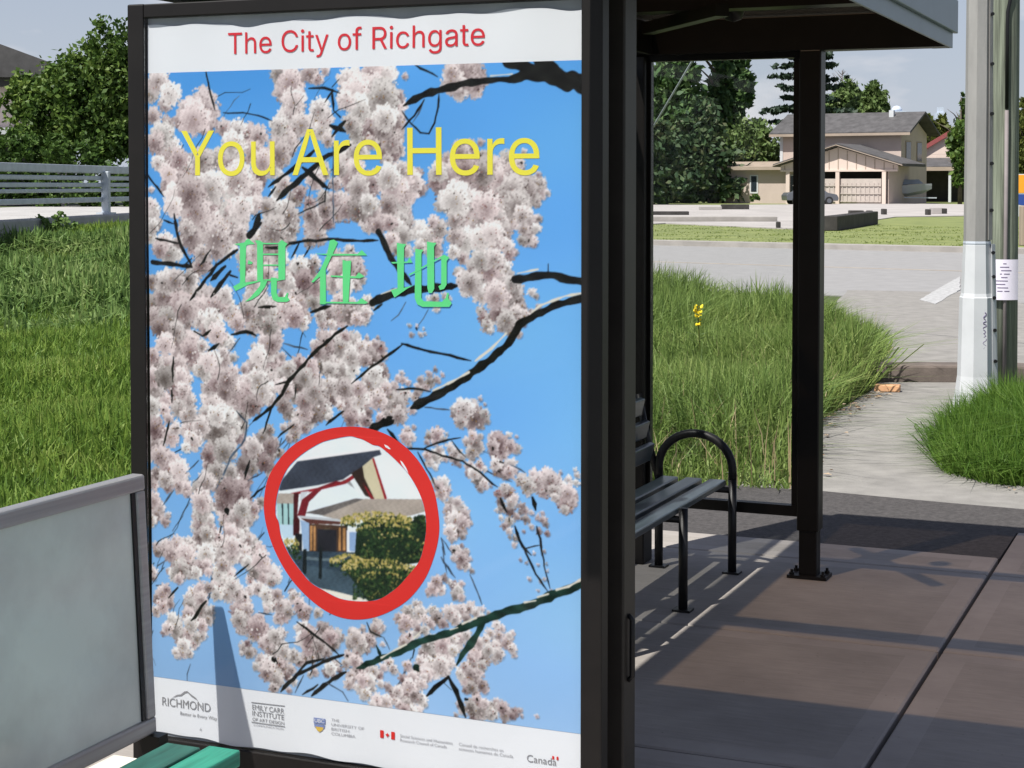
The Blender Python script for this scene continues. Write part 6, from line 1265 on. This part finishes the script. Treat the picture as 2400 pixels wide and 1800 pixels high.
plant('poplar_tree', 'tall dark poplar whose trunk side meets the shelter post', 'tree', 1590, 165, 0, [(1590, 60, 46, 150), (1585, 190, 52, 100), (1600, 310, 66, 110), (1580, -60, 40, 110), (1548, 230, 24, 70)], 520, 24, .46, MT['poplar'], group=g, seed=5, clump=.22, shell=.45)
plant('poplar_tree', 'tall dark poplar with a bulge towards the open sky', 'tree', 1695, 170, 0, [(1705, 70, 42, 130), (1715, 190, 44, 60), (1690, 270, 50, 90), (1738, 222, 26, 36), (1690, -60, 40, 110), (1655, 300, 40, 70)], 460, 24, .46, MT['poplar'], group=g, seed=6, clump=.22, shell=.45)
plant('cedar_tree', 'drooping dark cedar in front of the poplars', 'tree', 1630, 150, 0, [(1640, 300, 45, 70), (1635, 380, 80, 70), (1600, 430, 80, 50), (1570, 360, 60, 70), (1690, 430, 60, 40)], 420, 26, .34, MT['cedar'], seed=7, clump=.3, squash=(1.5, 1.2, .4), drop=.5, shell=.3)
plant('cedar_tree', 'lower dark cedar boughs touching the shelter post', 'tree', 1548, 140, 0, [(1545, 330, 30, 60), (1555, 410, 45, 60), (1500, 380, 60, 90)], 260, 22, .32, MT['cedar'], seed=8, clump=.3, squash=(1.4, 1.2, .5), drop=.4, shell=.3)
plant('round_tree', 'round paler green tree between the cedars and the house', 'tree', 1760, 158, 0, [(1755, 355, 65, 65), (1790, 385, 45, 50), (1715, 390, 50, 55), (1740, 420, 70, 35)], 380, 26, .30, MT['pale_tree'], seed=9, clump=.26, shell=.3)
# spruce behind the dark post
sp = at(1893, 433, 185); SP = thing('spruce_tree', 'ragged tall spruce behind the house roof', 'tree', (sp.x, sp.y, 0)); tree_trunk(SP, 25, .35, 0, rs)
ell = []
for k in range(15):
    z = 8 + k * 1.15; rr0 = 5.2 * (1 - k / 17.5) + .4
    for j in range(6):
        a = rs.uniform(0, 6.28); l = rr0 * rs.uniform(.6, 1.1); ell.append((cos(a) * l * .55, sin(a) * l * .55, z - l * .12, l * .55, l * .3, .30))
crown_mesh('crown', ell, 560, 20, .34, MT['spruce'], SP, rs, clump=.5, squash=(2.2, 2.2, .5), shell=.1)
plant('leafy_tree', 'pale leafy tree above the house ridge near the hazy tower', 'tree', 2040, 190, 0, [(2045, 240, 32, 42), (2060, 265, 25, 30), (2020, 262, 40, 30)], 260, 24, .34, MT['pale_tree'], seed=10, shell=.3)
plant('leafy_tree', 'pale leafy tree above the house ridge beside the dark post', 'tree', 1985, 195, 0, [(1985, 245, 40, 45), (1950, 260, 40, 35), (2005, 262, 30, 25)], 260, 24, .36, MT['pale_tree'], seed=11, shell=.3)
bp_ = at(1972, 433, 200); BT = thing('bare_tree', 'leafless grey tree with fine twigs above the ridge', 'tree', (bp_.x, bp_.y, 0)); tw = MB()
tw.tube([(0, 0, 0), (.1, 0, 7), (0, 0, 15)], [.3, .2, .04], 6)
for k in range(46):
    z = rs.uniform(8, 14.6); a = rs.uniform(0, 6.28); l = rs.uniform(.8, 2.6) * (1 - (z - 8) / 14)
    tw.tube([(0, 0, z), (cos(a) * l * .5, sin(a) * l * .5, z + l * .35), (cos(a) * l, sin(a) * l, z + l * .9)], [.06, .045, .02], 4)
tw.build('trunk', M('grey_twigs', (.24, .21, .21), .9), BT)
plant('conical_cedar', 'yellow green conical cedar behind the dark open carport', 'tree', 2176, 176, 0, [(2176, 335, 22, 60), (2176, 300, 10, 30)], 130, 20, .34, MT['hedge'], seed=12, shell=.3)
plant('conical_cedar', 'wider yellow green cedar between the slim tower and its neighbour cedar', 'tree', 2205, 178, 0, [(2205, 345, 32, 55), (2208, 300, 16, 28)], 160, 20, .34, MT['hedge'], seed=13, shell=.3)
plant('broadleaf_tree', 'dark leafy tree partly hidden by the concrete pole', 'tree', 2250, 140, 0, [(2272, 330, 40, 70), (2240, 345, 18, 45), (2266, 245, 16, 30), (2256, 400, 22, 40)], 200, 22, .28, MT['bush'], seed=14, shell=.3)
plant('hedge_column', 'columnar yellow green hedge tree beside the timber pole', 'hedge tree', 2376, 105, 0, [(2374, 330, 16, 95)], 120, 22, .20, MT['hedge'], seed=15, shell=.3)
plant('hedge_column', 'columnar yellow green hedge tree at the picture edge', 'hedge tree', 2402, 104, 0, [(2402, 320, 20, 95)], 150, 22, .20, MT['hedge'], seed=16, shell=.3)
plant('garden_shrub', 'small dark shrub against the low beige wing', 'shrub', 1770, 142, 0, [(1768, 464, 12, 8)], 26, 16, .12, MT['bush'], trunk=False, seed=17)
plant('woodland_edge', 'dark mixed trees filling the space behind the cedars', 'tree', 1500, 185, 0, [(1480, 300, 90, 150), (1420, 330, 80, 140)], 260, 20, .6, MT['cedar'], seed=18)
